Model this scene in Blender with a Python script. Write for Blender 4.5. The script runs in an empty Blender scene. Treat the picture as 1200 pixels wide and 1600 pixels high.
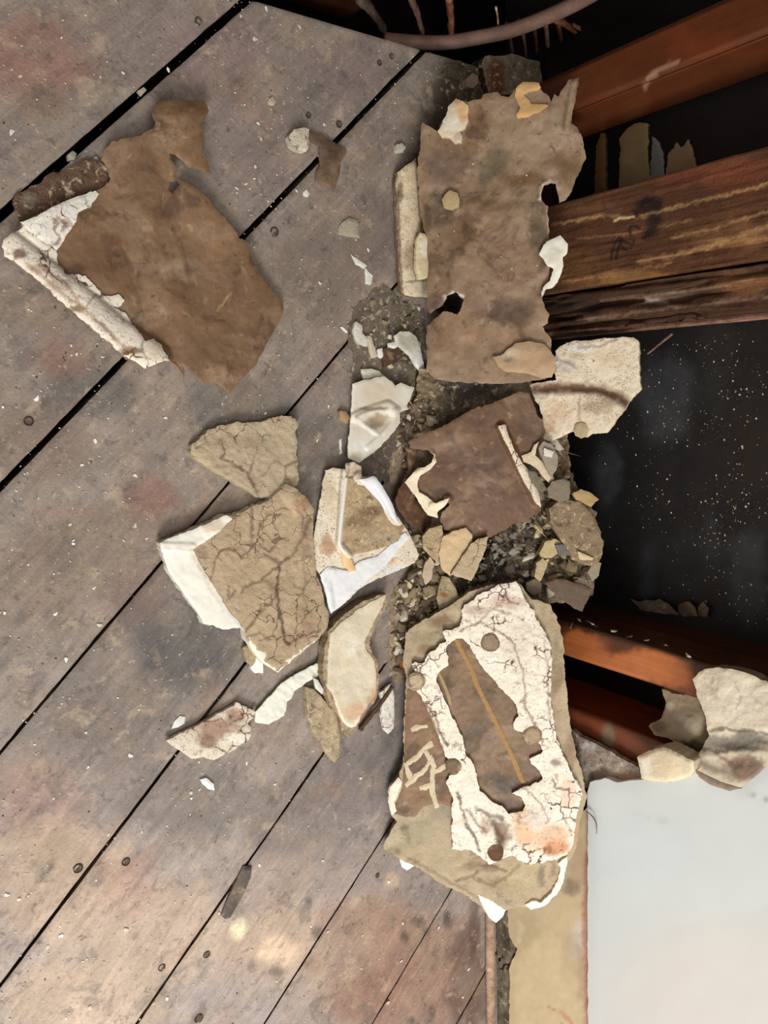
import bpy, math, random
import numpy as np
from mathutils import Vector, Matrix
from mathutils.geometry import delaunay_2d_cdt

SC = bpy.context.scene
COL = SC.collection
# ---------------------------------------------------------------- camera
FPX = 1204.38
R = np.array([[0.80638, -0.03393, 0.59043], [-0.11889, -0.98727, 0.10564], [0.57933, -0.15538, -0.80015]])
CAM = np.array([-0.8233, 0.0, 0.85])          # x=0 is the face of the studs, z=0 the floor boards
cd = bpy.data.cameras.new('camera'); cam = bpy.data.objects.new('camera', cd); COL.objects.link(cam)
cd.sensor_fit = 'VERTICAL'; cd.sensor_height = 36; cd.lens = FPX / 1600 * 36; cd.clip_start = 0.01
Mx = Matrix.Identity(4)
for i in range(3):
    Mx[i][0] = R[0][i]; Mx[i][1] = -R[1][i]; Mx[i][2] = -R[2][i]; Mx[i][3] = CAM[i]
cam.matrix_world = Mx
SC.camera = cam
# ---------------------------------------------------------------- world, light, exposure
SC.view_settings.view_transform = 'Standard'; SC.view_settings.look = 'None'
SC.view_settings.gamma = 1; SC.view_settings.use_curve_mapping = False
SC.view_settings.exposure = 0.1
w = bpy.data.worlds.new('room_light'); SC.world = w; w.use_nodes = True
w.node_tree.nodes['Background'].inputs[0].default_value = (1.0, 0.97, 0.93, 1)
w.node_tree.nodes['Background'].inputs[1].default_value = 0.42

def area(name, loc, target, sx, sy, power, color):
    l = bpy.data.lights.new(name, 'AREA'); l.shape = 'RECTANGLE'; l.size = sx; l.size_y = sy
    l.energy = power; l.color = color
    o = bpy.data.objects.new(name, l); COL.objects.link(o); o.location = loc
    o.rotation_euler = (Vector(target) - Vector(loc)).to_track_quat('-Z', 'Y').to_euler()
    return o
area('window_daylight', (-1.7, -2.2, 2.0), (-0.3, -0.2, 0), 1.0, 1.0, 74, (1.0, 0.98, 0.96))
area('ceiling_daylight', (-1.2, -0.7, 2.6), (-0.3, -0.2, 0), 1.3, 1.3, 20, (1.0, 0.97, 0.93))

# ---------------------------------------------------------------- maths helpers
def ray(px, py):
    px = np.asarray(px, float); py = np.asarray(py, float)
    v = np.stack([(px - 600) / FPX, (py - 800) / FPX, np.ones_like(px)], -1)
    return v @ R
class Plane:
    def __init__(s, p, n): s.p = np.array(p, float); s.n = np.array(n, float) / np.linalg.norm(n)
    def at(s, px, py, h=0):
        d = ray(px, py); t = (h + (s.p - CAM) @ s.n) / (d @ s.n)
        return CAM + d * np.asarray(t)[..., None]
def proj(P):
    c = (np.asarray(P, float) - CAM) @ R.T
    return c[..., 0] / c[..., 2] * FPX + 600, c[..., 1] / c[..., 2] * FPX + 800
FLOOR = Plane((0, 0, 0), (0, 0, 1))
def WALL(x): return Plane((x, 0, 0), (-1, 0, 0))
def F(px, py, z=0): return FLOOR.at(px, py, z)
def W(px, py, x=0): return WALL(x).at(px, py)
def P3(a, b, c):
    n = np.cross(b - a, c - a); n /= np.linalg.norm(n)
    if n @ (CAM - a) < 0: n = -n
    return Plane(a, n)
def _h(ix, iy, s):
    v = np.sin(ix * 127.1 + iy * 311.7 + s * 74.7) * 43758.5453
    return v - np.floor(v)
def vn(x, y, s=0):
    ix = np.floor(x); iy = np.floor(y); fx = x - ix; fy = y - iy
    fx = fx * fx * (3 - 2 * fx); fy = fy * fy * (3 - 2 * fy)
    a = _h(ix, iy, s); b = _h(ix + 1, iy, s); c = _h(ix, iy + 1, s); d = _h(ix + 1, iy + 1, s)
    return (a + (b - a) * fx) * (1 - fy) + (c + (d - c) * fx) * fy
def fbm(x, y, s=0, o=3):
    t = 0; a = 1; q = 0
    for i in range(o):
        t = t + a * (vn(x, y, s + i * 13) - .5) * 2; q += a; a *= .5; x = x * 2.1; y = y * 2.1
    return t / q
def segd(px, py, pts):
    best = np.full(np.shape(px), 1e9)
    for (ax, ay), (bx, by) in zip(pts[:-1], pts[1:]):
        dx, dy = bx - ax, by - ay; L = dx * dx + dy * dy + 1e-9
        t = np.clip(((px - ax) * dx + (py - ay) * dy) / L, 0, 1)
        best = np.minimum(best, np.hypot(px - ax - t * dx, py - ay - t * dy))
    return best
def inside(px, py, poly):
    r = np.zeros(np.shape(px), bool)
    n = len(poly)
    for i in range(n):
        x0, y0 = poly[i]; x1, y1 = poly[(i + 1) % n]
        if y0 == y1: continue
        c = ((y0 > py) != (y1 > py)) & (px < (x1 - x0) * (py - y0) / (y1 - y0) + x0)
        r ^= c
    return r
def lin(c):
    c = np.array(c, float) / 255
    return np.where(c <= .04045, c / 12.92, ((c + .055) / 1.055) ** 2.4)
def jag(poly, amp=2.0, step=4.0, seed=0):
    out = []; n = len(poly); s = 0
    for i in range(n):
        a = np.array(poly[i], float); b = np.array(poly[(i + 1) % n], float)
        L = np.hypot(*(b - a)); k = max(1, int(round(L / step)))
        nrm = np.array([-(b - a)[1], (b - a)[0]]) / (L + 1e-9)
        for j in range(k):
            p = a + (b - a) * j / k
            d = fbm(np.array((s + L * j / k) / 9.0), np.array(seed * 3.3), seed, 3)
            d2 = fbm(np.array((s + L * j / k) / 2.7), np.array(seed * 1.7 + 9), seed + 2, 2)
            out.append(p + nrm * (float(d) * amp + float(d2) * min(amp, 2.5) * .42))
        s += L
    return out

# ---------------------------------------------------------------- materials
MATS = {}
def mat(name, rough=.85, spec=.3, bump=.3, bscale=250, mott=.18, mscale=60, patches=None, specks=None, crack=None, grain=None, coat=0, plainz=None):
    """vertex colour Col x procedural mottling, with specks / cracks / wood grain"""
    if name in MATS: return MATS[name]
    m = bpy.data.materials.new(name); m.use_nodes = True; nt = m.node_tree; N = nt.nodes; L = nt.links
    b = N['Principled BSDF']; b.inputs['Roughness'].default_value = rough
    b.inputs['Specular IOR Level'].default_value = spec
    if coat: b.inputs['Coat Weight'].default_value = coat; b.inputs['Coat Roughness'].default_value = .25
    tc = N.new('ShaderNodeTexCoord'); oi = N.new('ShaderNodeObjectInfo')
    ad = N.new('ShaderNodeVectorMath'); ad.operation = 'ADD'; L.new(tc.outputs['Object'], ad.inputs[0])
    cx = N.new('ShaderNodeCombineXYZ')
    for k in range(3): L.new(oi.outputs['Random'], cx.inputs[k])
    L.new(cx.outputs[0], ad.inputs[1]); vec = ad.outputs[0]
    at = N.new('ShaderNodeAttribute'); at.attribute_name = 'Col'; col = at.outputs['Color']
    def noise(scale, detail=4, v=None, dist=0, rough_=.55):
        n = N.new('ShaderNodeTexNoise'); n.inputs['Scale'].default_value = scale
        n.inputs['Detail'].default_value = detail; n.inputs['Distortion'].default_value = dist
        n.inputs['Roughness'].default_value = rough_
        L.new(v if v is not None else vec, n.inputs['Vector']); return n.outputs['Fac']
    def ramp(f, a, b_):
        r = N.new('ShaderNodeMapRange'); r.inputs['From Min'].default_value = a; r.inputs['From Max'].default_value = b_
        L.new(f, r.inputs['Value']); return r.outputs[0]
    def mult(c, f, lo, hi):
        r = N.new('ShaderNodeMapRange'); r.inputs['From Min'].default_value = .25; r.inputs['From Max'].default_value = .75
        r.inputs['To Min'].default_value = lo; r.inputs['To Max'].default_value = hi; L.new(f, r.inputs['Value'])
        v = N.new('ShaderNodeVectorMath'); v.operation = 'SCALE'; L.new(c, v.inputs[0]); L.new(r.outputs[0], v.inputs['Scale'])
        return v.outputs[0]
    def mix(c, f, rgb):
        x = N.new('ShaderNodeMix'); x.data_type = 'RGBA'; L.new(f, x.inputs[0]); L.new(c, x.inputs[6])
        x.inputs[7].default_value = (*lin(rgb), 1); return x.outputs[2]
    def mm(op, a, b_):
        x = N.new('ShaderNodeMath'); x.operation = op
        for i, q in enumerate((a, b_)):
            if isinstance(q, (int, float)): x.inputs[i].default_value = q
            else: L.new(q, x.inputs[i])
        return x.outputs[0]
    hsum = noise(bscale, 5)
    for sc, lo, hi, rgb, st in (patches or ()):
        f = mm('MULTIPLY', ramp(noise(sc, 7, dist=.5, rough_=.62), lo, hi), st)
        col = mix(col, f, rgb)
    if mott:
        col = mult(col, noise(mscale, 5, dist=.4), 1 - mott, 1 + mott)
        col = mult(col, noise(mscale * 6, 3), 1 - mott * .6, 1 + mott * .6)
    if grain:
        ang, stretch, amt, gs = grain
        mp = N.new('ShaderNodeMapping'); mp.vector_type = 'POINT'
        if isinstance(ang, float):
            mp.inputs['Rotation'].default_value = (0, 0, -ang); mp.inputs['Scale'].default_value = (stretch, 1, 1)
            r2 = N.new('ShaderNodeMapping'); r2.inputs['Rotation'].default_value = (0, 0, -ang); L.new(vec, r2.inputs[0])
            mp.inputs['Rotation'].default_value = (0, 0, 0); L.new(r2.outputs[0], mp.inputs[0])
        else:
            mp.inputs['Scale'].default_value = (1, 1, stretch); L.new(vec, mp.inputs[0])
        g1 = noise(gs, 6, mp.outputs[0], dist=1.2, rough_=.65)
        col = mult(col, g1, 1 - amt, 1 + amt)
        g2 = noise(gs * 3.2, 3, mp.outputs[0], dist=.6)
        dark = ramp(g2, .64, .78)
        col = mult(col, dark, 1 + amt * .2, 1 - amt * .6)
        hsum = mm('ADD', hsum, mm('MULTIPLY', g1, 1.6))
    if crack:
        sc, wd, rgb = crack
        wv = N.new('ShaderNodeTexNoise'); wv.inputs['Scale'].default_value = sc * 1.6; wv.inputs['Detail'].default_value = 4
        L.new(vec, wv.inputs['Vector'])
        mv = N.new('ShaderNodeVectorMath'); mv.operation = 'MULTIPLY_ADD'
        L.new(wv.outputs['Color'], mv.inputs[0]); mv.inputs[1].default_value = (.9 / sc,) * 3; L.new(vec, mv.inputs[2])
        vo = N.new('ShaderNodeTexVoronoi'); vo.feature = 'DISTANCE_TO_EDGE'; vo.inputs['Scale'].default_value = sc
        L.new(mv.outputs[0], vo.inputs['Vector'])
        f = ramp(vo.outputs['Distance'], wd, wd * .25)
        gate = ramp(noise(sc * .4, 4), .50, .57)
        f = mm('MULTIPLY', f, gate)
        col = mix(col, f, rgb)
        hsum = mm('SUBTRACT', hsum, f)
    if specks:
        for sc, th, rgb in specks:
            f = ramp(noise(sc, 3, rough_=.7), th, th + .035)
            f = mm('MULTIPLY', f, ramp(noise(sc * .12, 2), .38, .58))
            col = mix(col, f, rgb)
    L.new(col, b.inputs['Base Color'])
    bp = N.new('ShaderNodeBump'); bp.inputs['Strength'].default_value = bump; bp.inputs['Distance'].default_value = .0012
    L.new(hsum, bp.inputs['Height']); L.new(bp.outputs[0], b.inputs['Normal'])
    MATS[name] = m; return m
TH = 0.7487676450687599
M_FLOOR = mat('worn_floor_wood', .62, .3, .6, 320, .16, 30, grain=(TH, .10, .20, 75),
    patches=[(14, .50, .60, (160, 140, 118), .30), (26, .55, .64, (96, 92, 88), .42), (34, .58, .66, (186, 166, 140), .40), (11, .58, .68, (140, 102, 88), .35), (80, .60, .68, (82, 74, 66), .5), (150, .63, .69, (196, 180, 156), .55), (50, .60, .66, (74, 68, 64), .35), (320, .63, .68, (72, 62, 56), .6)],
    specks=[(900, .66, (205, 196, 180)), (260, .70, (60, 52, 48))])
M_PAPER = mat('brown_backing_paper', .55, .35, .3, 90, .16, 30, patches=[(16, .51, .62, (158, 132, 106), .42), (22, .55, .64, (72, 53, 40), .62), (90, .59, .67, (88, 66, 50), .6), (60, .60, .68, (172, 144, 116), .45), (200, .62, .68, (70, 54, 42), .6)],
    specks=[(1100, .68, (70, 50, 36)), (500, .72, (200, 174, 142))])
M_WHITE = mat('white_plaster', .9, .2, .65, 300, .07, 60, crack=(46, .045, (104, 72, 56)), patches=[(40, .58, .66, (212, 192, 170), .5), (60, .60, .64, (150, 116, 94), .55), (130, .62, .66, (120, 86, 66), .5)], specks=[(480, .61, (116, 78, 58)), (230, .65, (132, 94, 74)), (800, .64, (96, 66, 50))])
M_FLECK = mat('flecked_plaster', .9, .2, .6, 300, .08, 60, patches=[(30, .55, .66, (188, 166, 136), .5)], specks=[(420, .58, (128, 90, 68)), (650, .60, (110, 78, 60)), (200, .66, (150, 120, 96))])
M_CREAM = mat('cream_plaster', .9, .2, .5, 300, .09, 60, patches=[(50, .58, .68, (168, 142, 112), .35)], specks=[(620, .64, (140, 108, 84))])
M_PAINT = mat('white_paint', .5, .4, .12, 120, .03, 40, specks=[(500, .70, (176, 150, 124))])
M_SAND = mat('sandy_plaster', .95, .15, .9, 500, .10, 50, crack=(34, .018, (122, 98, 82)), patches=[(36, .58, .68, (150, 124, 100), .4), (30, .60, .68, (200, 184, 150), .4)], specks=[(700, .62, (116, 92, 74)), (1000, .66, (205, 188, 158))])
M_MORTAR = mat('old_mortar', .95, .15, .9, 420, .14, 50, patches=[(34, .55, .64, (194, 178, 150), .45), (44, .58, .66, (118, 102, 86), .5)], specks=[(700, .64, (90, 76, 62)), (240, .70, (80, 66, 54))])
M_ROUGH = mat('rough_mortar', .95, .15, 1.0, 420, .30, 70, patches=[(120, .56, .62, (206, 188, 154), .5), (100, .58, .64, (66, 54, 46), .6)], specks=[(700, .63, (70, 56, 46)), (800, .64, (214, 200, 176))])
M_VARN = mat('varnished_timber', .36, .5, .15, 200, .12, 12, grain=('z', .06, .22, 45), coat=.2, specks=[(260, .73, (190, 160, 130))])
M_AGED = mat('aged_timber', .8, .2, .9, 300, .2, 20, grain=('z', .05, .55, 60), patches=[(30, .58, .66, (70, 46, 34), .5)], specks=[(500, .70, (196, 160, 116))])
M_TAR = mat('black_sheathing', .55, .35, .25, 300, .3, 14, specks=[(420, .735, (190, 170, 118))])
M_WALL = mat('painted_wall', .55, .35, .05, 60, .02, 6)
M_OCHRE = mat('old_ochre_wall', .75, .25, .15, 120, .06, 14, specks=[(160, .72, (205, 185, 150))])
M_DARK = mat('dark_void', .95, .05, .3, 60, .2, 20)
M_METAL = mat('rusty_pipe', .6, .4, .3, 300, .22, 50, specks=[(500, .68, (196, 178, 160))])

# ---------------------------------------------------------------- mesh helpers
def newmesh(name, V, Fc, C, m, parent=None, smooth=True, origin=None):
    V = np.asarray(V, float)
    if parent is not None:
        org = np.zeros(3); q = parent
        while q is not None: org = org + np.array(q.location); q = q.parent
    elif origin is not None: org = np.array(origin, float)
    else:
        org = V.mean(0); org[2] = V[:, 2].min()
    me = bpy.data.meshes.new(name); me.from_pydata((V - org).tolist(), [], Fc); me.update()
    a = me.color_attributes.new('Col', 'FLOAT_COLOR', 'POINT')
    C = np.asarray(C, float)
    if C.ndim == 1: C = np.tile(C, (len(V), 1))
    a.data.foreach_set('color', np.concatenate([C[:, :3], np.ones((len(V), 1))], 1).ravel())
    if smooth: me.polygons.foreach_set('use_smooth', [True] * len(me.polygons))
    me.materials.append(m)
    o = bpy.data.objects.new(name, me); COL.objects.link(o)
    if parent is not None: o.parent = parent
    else: o.location = org
    return o
def tag(o, label, cat, group=None, kind=None):
    o['label'] = label; o['category'] = cat
    if group: o['group'] = group
    if kind: o['kind'] = kind
    return o
def struct(o): o['kind'] = 'structure'; return o
def paint(px, py, base, blobs=(), strokes=(), seed=0, var=.05):
    C = np.tile(lin(base), (len(px), 1))
    n = fbm(px / 28, py / 28, seed + 5, 4)
    C = C * (1 + var * n)[:, None]
    w1 = fbm(px / 20, py / 20, seed + 21, 3); w2 = fbm(px / 20, py / 20, seed + 22, 3)
    u1 = fbm(px / 5, py / 5, seed + 23, 2); u2 = fbm(px / 5, py / 5, seed + 24, 2)
    for bl in blobs:
        cx, cy, rx, ry, rgb, s = bl[:6]; soft = bl[6] if len(bl) > 6 else 1.0
        k = min(13, .38 * min(rx, ry)); k2 = min(3.5, .3 * min(rx, ry))
        d = np.hypot((px + k * w1 + k2 * u1 - cx) / rx, (py + k * w2 + k2 * u2 - cy) / ry)
        f = np.clip((1 - d) / (.62 * soft) + .08, 0, 1); f = f * f * (3 - 2 * f) * s
        C = C * (1 - f)[:, None] + lin(rgb) * f[:, None]
    s1_ = fbm(px / 7, py / 7, seed + 31, 2); s2_ = fbm(px / 7, py / 7, seed + 32, 2); s3_ = fbm(px / 2.6, py / 2.6, seed + 33, 2)
    for pts, wd, rgb, s in strokes:
        ink = sum(rgb) < 90
        ks = min(3.5, (.4 if ink else 1.25) * wd); k3 = 0 if ink else 1.3
        d = segd(px + ks * s1_ + k3 * s3_, py + ks * s2_ - k3 * s3_, pts)
        f = np.clip(1.3 - d / wd, 0, 1) * s
        C = C * (1 - f)[:, None] + lin(rgb) * f[:, None]
    return C
class HF:
    """height over a plane (metres) as function of picture position of the trace"""
    def __init__(s, amp=.001, scale=45, seed=0, ridges=(), gauss=(), fine=.0003, grooves=()):
        s.amp = amp; s.scale = scale; s.seed = seed; s.ridges = ridges; s.gauss = gauss; s.fine = fine; s.grooves = grooves
    def __call__(s, px, py):
        h = s.amp * fbm(px / s.scale, py / s.scale, s.seed, 3) + s.fine * fbm(px / 6, py / 6, s.seed + 7, 2)
        for pts, wd, ht in s.ridges:
            t = segd(px, py, pts) / wd
            h = h + ht * np.sqrt(np.clip(1 - t * t, 0, 1))
        for cx, cy, r, ht in s.gauss:
            h = h + ht * np.exp(-((px - cx) ** 2 + (py - cy) ** 2) / (r * r))
        for pts, wd, ht in s.grooves:
            h = h - ht * np.clip(1.2 - segd(px, py, pts) / wd, 0, 1)
        return h
def slab(name, poly, plane, h0, thick, m, base, hf=None, parent=None, blobs=(), strokes=(), holes=(), grid=3.0, ja=2.0,
         seed=0, edge=None, var=.05, rnd=.0008, under=None):
    hf = hf or HF(seed=seed)
    loops = [jag(poly, ja, max(grid, 2.5), seed)] + [jag(h, ja * .7, grid, seed + 3) for h in holes]
    xs = [p[0] for p in loops[0]]; ys = [p[1] for p in loops[0]]
    gx, gy = np.meshgrid(np.arange(min(xs), max(xs), grid), np.arange(min(ys), max(ys), grid * .87))
    gx = gx + (np.arange(gx.shape[0]) % 2)[:, None] * grid / 2
    gx = gx.ravel(); gy = gy.ravel()
    ins = np.zeros(len(gx), bool); dmin = np.full(len(gx), 1e9)
    for lp in loops:
        ins ^= inside(gx, gy, lp)
        dmin = np.minimum(dmin, segd(gx, gy, lp + [lp[0]]))
    k = ins & (dmin > grid * .45); gx = gx[k]; gy = gy[k]
    pts = []; edges = []
    for lp in loops:
        s0 = len(pts); pts += [Vector((float(p[0]), float(p[1]))) for p in lp]
        edges += [(s0 + i, s0 + (i + 1) % len(lp)) for i in range(len(lp))]
    pts += [Vector((float(a), float(b))) for a, b in zip(gx, gy)]
    v, e, f, _, _, _ = delaunay_2d_cdt(pts, edges, [], 0, 1e-4)
    vx = np.array([q[0] for q in v]); vy = np.array([q[1] for q in v])
    tri = np.array([list(q) for q in f if len(q) == 3], int)
    cx = vx[tri].mean(1); cy = vy[tri].mean(1); ok = np.zeros(len(tri), bool)
    for lp in loops: ok ^= inside(cx, cy, lp)
    tri = tri[ok]
    used = np.unique(tri); remap = -np.ones(len(vx), int); remap[used] = np.arange(len(used))
    vx = vx[used]; vy = vy[used]; tri = remap[tri]
    db = np.full(len(vx), 1e9)
    for lp in loops: db = np.minimum(db, segd(vx, vy, lp + [lp[0]]))
    h = h0 + hf(vx, vy) - rnd * np.clip(1 - db / (grid * 1.6), 0, 1)
    T = plane.at(vx, vy, h)
    # face orientation
    n0 = np.cross(T[tri[0, 1]] - T[tri[0, 0]], T[tri[0, 2]] - T[tri[0, 0]])
    if n0 @ plane.n < 0: tri = tri[:, ::-1]
    # boundary edges
    cnt = {}
    for t in tri:
        for a, b in ((t[0], t[1]), (t[1], t[2]), (t[2], t[0])):
            cnt[(a, b)] = cnt.get((a, b), 0) + 1
    bd = [(a, b) for (a, b) in cnt if (b, a) not in cnt]
    bv = sorted({q for ab in bd for q in ab}); n = len(vx); im = {q: i for i, q in enumerate(bv)}; nb = len(bv)
    Bv = T - plane.n * thick
    if under is not None:
        Bv = Bv.copy(); Bv[:, 2] = np.maximum(Bv[:, 2], under)
    V = np.concatenate([T, T[bv], Bv[bv], Bv])
    faces = tri.tolist()
    faces += [[n + im[b], n + im[a], n + nb + im[a], n + nb + im[b]] for a, b in bd]
    off = n + 2 * nb
    faces += (tri[:, ::-1] + off).tolist()
    C = paint(vx, vy, base, blobs, strokes, seed, var)
    ec = lin(edge) if edge is not None else None
    C2 = C[bv] if ec is None else np.tile(ec, (nb, 1))
    C3 = C if ec is None else np.tile(ec, (n, 1))
    Cc = np.concatenate([C, C2, C2, C3])
    return newmesh(name, V, faces, Cc, m, parent)
def timber(name, x0, x1, y0, y1, z0, z1, m, base, zf=(.05, .6), st=.004, blobs=(), strokes=(), amp=.0006, groove=0, seed=0, parent=None, bev=.002, var=.08, gs=8, backs=None):
    zs = np.concatenate([np.arange(z0, zf[0], .03), np.arange(max(z0, zf[0]), min(z1, zf[1]), st), np.arange(max(z0, zf[1]), z1, .05), [z1]])
    zs = np.unique(np.round(zs, 5))
    # ring around the section starting at front (x0) face
    ny = max(3, int((y1 - y0) / st)); nx = max(3, int((x1 - x0) / st))
    ring = [(x0 + (bev if j in (0, ny) else 0), y0 + (y1 - y0) * j / ny, -1, 0) for j in range(ny + 1)]
    ring += [(x0 + (x1 - x0) * j / nx, y1, 0, 1) for j in range(1, nx)]
    ring += [(x1, y1, 0, 0), (x1, y0, 0, 0)]
    ring += [(x1 - (x1 - x0) * j / nx, y0, 0, -1) for j in range(1, nx)]
    nr = len(ring); rg = np.array(ring)
    Z, I = np.meshgrid(zs, np.arange(nr), indexing='ij')
    X = rg[I, 0]; Y = rg[I, 1]; A = rg[I, 2]; B = rg[I, 3]
    u = (X + Y) * 1000 / gs
    d = amp * fbm(u, Z * 1000 / (gs * 14), seed, 4)
    if groove: d = d - groove * np.clip(fbm(u * .9, Z * 1000 / (gs * 20), seed + 3, 3) * 1.8, 0, 1)
    V = np.stack([X + A * d, Y + B * d, Z], -1).reshape(-1, 3)
    faces = []
    nz = len(zs)
    for i in range(nz - 1):
        for j in range(nr):
            k = (j + 1) % nr
            faces.append([i * nr + j, i * nr + k, (i + 1) * nr + k, (i + 1) * nr + j])
    faces.append(list(range(nr))[::-1]); faces.append([(nz - 1) * nr + j for j in range(nr)])
    px, py = proj(V)
    C = paint(px, py, base, blobs, strokes, seed, var)
    if groove:
        g = np.clip(fbm(u * .9, Z * 1000 / (gs * 20), seed + 3, 3) * 1.8, 0, 1).ravel()
        C = C * (1 - .45 * g)[:, None]
    return newmesh(name, V, faces, C, m, parent)
def box(name, x0, x1, y0, y1, z0, z1, m, base):
    V = [(x, y, z) for x in (x0, x1) for y in (y0, y1) for z in (z0, z1)]
    Fc = [(0, 1, 3, 2), (4, 6, 7, 5), (0, 4, 5, 1), (2, 3, 7, 6), (0, 2, 6, 4), (1, 5, 7, 3)]
    return newmesh(name, V, Fc, lin(base), m, smooth=False)
def tube(name, pts, r, m, base, parent=None, n=14, squash=1.0, jit=0.0, seed=0):
    pts = [np.array(p, float) for p in pts]
    # resample Catmull-Rom
    P = []
    for i in range(len(pts) - 1):
        p0 = pts[max(i - 1, 0)]; p1 = pts[i]; p2 = pts[i + 1]; p3 = pts[min(i + 2, len(pts) - 1)]
        for t in np.linspace(0, 1, 8, endpoint=False):
            P.append(.5 * ((2 * p1) + (-p0 + p2) * t + (2 * p0 - 5 * p1 + 4 * p2 - p3) * t * t + (-p0 + 3 * p1 - 3 * p2 + p3) * t ** 3))
    P.append(pts[-1]); P = np.array(P); K = len(P)
    V = []; up = np.array([.1, .2, 1.0])
    rr = r if hasattr(r, '__len__') else [r, r]
    for i in range(K):
        t = P[min(i + 1, K - 1)] - P[max(i - 1, 0)]; t /= np.linalg.norm(t)
        a = np.cross(t, up); a /= np.linalg.norm(a); b = np.cross(t, a)
        ri = rr[0] + (rr[1] - rr[0]) * i / (K - 1)
        for j in range(n):
            q = 2 * math.pi * j / n; k = ri * (1 + jit * (float(_h(i // 2, j, seed)) - .5))
            V.append(P[i] + a * math.cos(q) * k + b * math.sin(q) * k * squash)
    Fc = [[i * n + j, i * n + (j + 1) % n, (i + 1) * n + (j + 1) % n, (i + 1) * n + j] for i in range(K - 1) for j in range(n)]
    Fc += [list(range(n))[::-1], [(K - 1) * n + j for j in range(n)]]
    return newmesh(name, V, Fc, lin(base), m, parent)
# ================================================================ FLOOR
U = np.array([math.cos(TH), math.sin(TH)]); Nv = np.array([-math.sin(TH), math.cos(TH)])
GAPS = [.9, .72, .545, .37, .195, .018, -.157, -.34, -.511, -.696, -.877, -1.068, -1.25, -1.43, -1.61, -1.8]
GW = {.018: .0085, -.157: .0062, -.34: .0030, -.511: .0038, -.696: .0032, -.877: .0026, -1.068: .0022}
FBL = [(60, 90, 130, 90, (140, 106, 92), .8), (62, 165, 45, 32, (116, 94, 78), .7), (210, 60, 160, 60, (132, 119, 112), .6),
       (120, 230, 150, 60, (128, 116, 108), .6), (340, 90, 120, 90, (130, 112, 108), .8), (540, 110, 110, 70, (122, 108, 103), .8), (400, 230, 120, 100, (128, 114, 108), .6),
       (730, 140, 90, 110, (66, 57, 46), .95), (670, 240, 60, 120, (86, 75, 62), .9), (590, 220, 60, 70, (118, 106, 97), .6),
       (500, 420, 120, 110, (116, 103, 92), .7), (580, 360, 60, 90, (108, 97, 88), .7), (370, 640, 110, 80, (98, 94, 90), .8), (150, 610, 90, 50, (96, 90, 84), .7),
       (95, 560, 60, 40, (126, 96, 84), .7), (60, 470, 90, 60, (122, 106, 94), .7), (60, 690, 110, 90, (122, 106, 93), .7), (230, 780, 60, 50, (130, 98, 86), .8),
       (170, 850, 120, 80, (124, 109, 94), .7), (60, 900, 90, 110, (120, 104, 92), .7), (290, 1010, 120, 100, (92, 88, 85), .9), (210, 930, 70, 60, (116, 96, 86), .6), (150, 1130, 140, 90, (112, 102, 94), .8),
       (300, 1250, 130, 80, (112, 103, 94), .8), (60, 1250, 90, 90, (140, 116, 102), .8), (100, 1380, 160, 130, (160, 139, 117), .85), (80, 1330, 60, 40, (150, 128, 104), .6),
       (260, 1460, 150, 100, (160, 140, 119), .8), (130, 1560, 170, 90, (166, 145, 122), .8), (200, 1390, 60, 50, (150, 118, 102), .5), (450, 1290, 100, 90, (114, 103, 93), .8), (540, 1220, 90, 90, (108, 100, 94), .8),
       (430, 1380, 80, 60, (140, 122, 106), .6), (450, 1480, 120, 90, (154, 133, 111), .8), (372, 1452, 17, 22, (206, 186, 150), 1.0), (430, 1488, 44, 30, (190, 164, 134), .8),
       (650, 1520, 150, 130, (126, 97, 80), .9), (580, 1440, 90, 60, (142, 114, 94), .8), (560, 1560, 80, 70, (124, 94, 78), .8), (610, 1375, 18, 14, (180, 150, 118), .6), (730, 1540, 40, 130, (84, 66, 56), .8),
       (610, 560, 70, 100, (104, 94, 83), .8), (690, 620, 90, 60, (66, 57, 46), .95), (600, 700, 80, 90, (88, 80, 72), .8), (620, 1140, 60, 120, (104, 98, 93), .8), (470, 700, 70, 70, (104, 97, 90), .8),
       (702, 480, 34, 28, (20, 17, 15), .97), (555, 245, 22, 28, (150, 132, 118), .6), (520, 250, 10, 30, (142, 124, 110), .4), (655, 1438, 15, 13, (58, 52, 47), .85), (700, 1436, 9, 22, (66, 56, 50), .8), (666, 1456, 8, 8, (64, 56, 50), .8), (632, 1466, 11, 12, (70, 62, 54), .8),  # first blob paints the shadow seen through the tall sheet's hole
       (432, 1521, 15, 12, (88, 78, 70), .8), (393, 1509, 10, 9, (92, 82, 74), .7), (481, 1411, 9, 10, (98, 88, 78), .7), (497, 1456, 12, 14, (84, 74, 66), .8), (676, 1515, 8, 10, (80, 66, 58), .7), (675, 1580, 9, 14, (66, 56, 50), .7), (640, 1596, 10, 8, (62, 54, 48), .8),
       (740, 1450, 12, 60, (70, 52, 44), .7), (235, 1050, 30, 30, (84, 82, 80), .6), (130, 480, 40, 20, (120, 100, 88), .6)]
FST = [([(560, 1185), (610, 1240)], 3, (86, 78, 72), .3), ([(20, 1470), (60, 1430), (110, 1395)], 3, (110, 92, 80), .5), ([(15, 1440), (60, 1405), (95, 1390)], 2.5, (118, 98, 84), .5), ([(10, 1490), (70, 1450), (120, 1400)], 2.5, (116, 96, 84), .5),
       ([(160, 1428), (210, 1390), (240, 1350)], 3, (106, 90, 82), .6), ([(230, 1330), (262, 1300), (300, 1280)], 3, (110, 94, 84), .5), ([(560, 200), (590, 150)], 3, (140, 126, 114), .3), ([(590, 150), (592, 185)], 3, (150, 134, 124), .4)]
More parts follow.
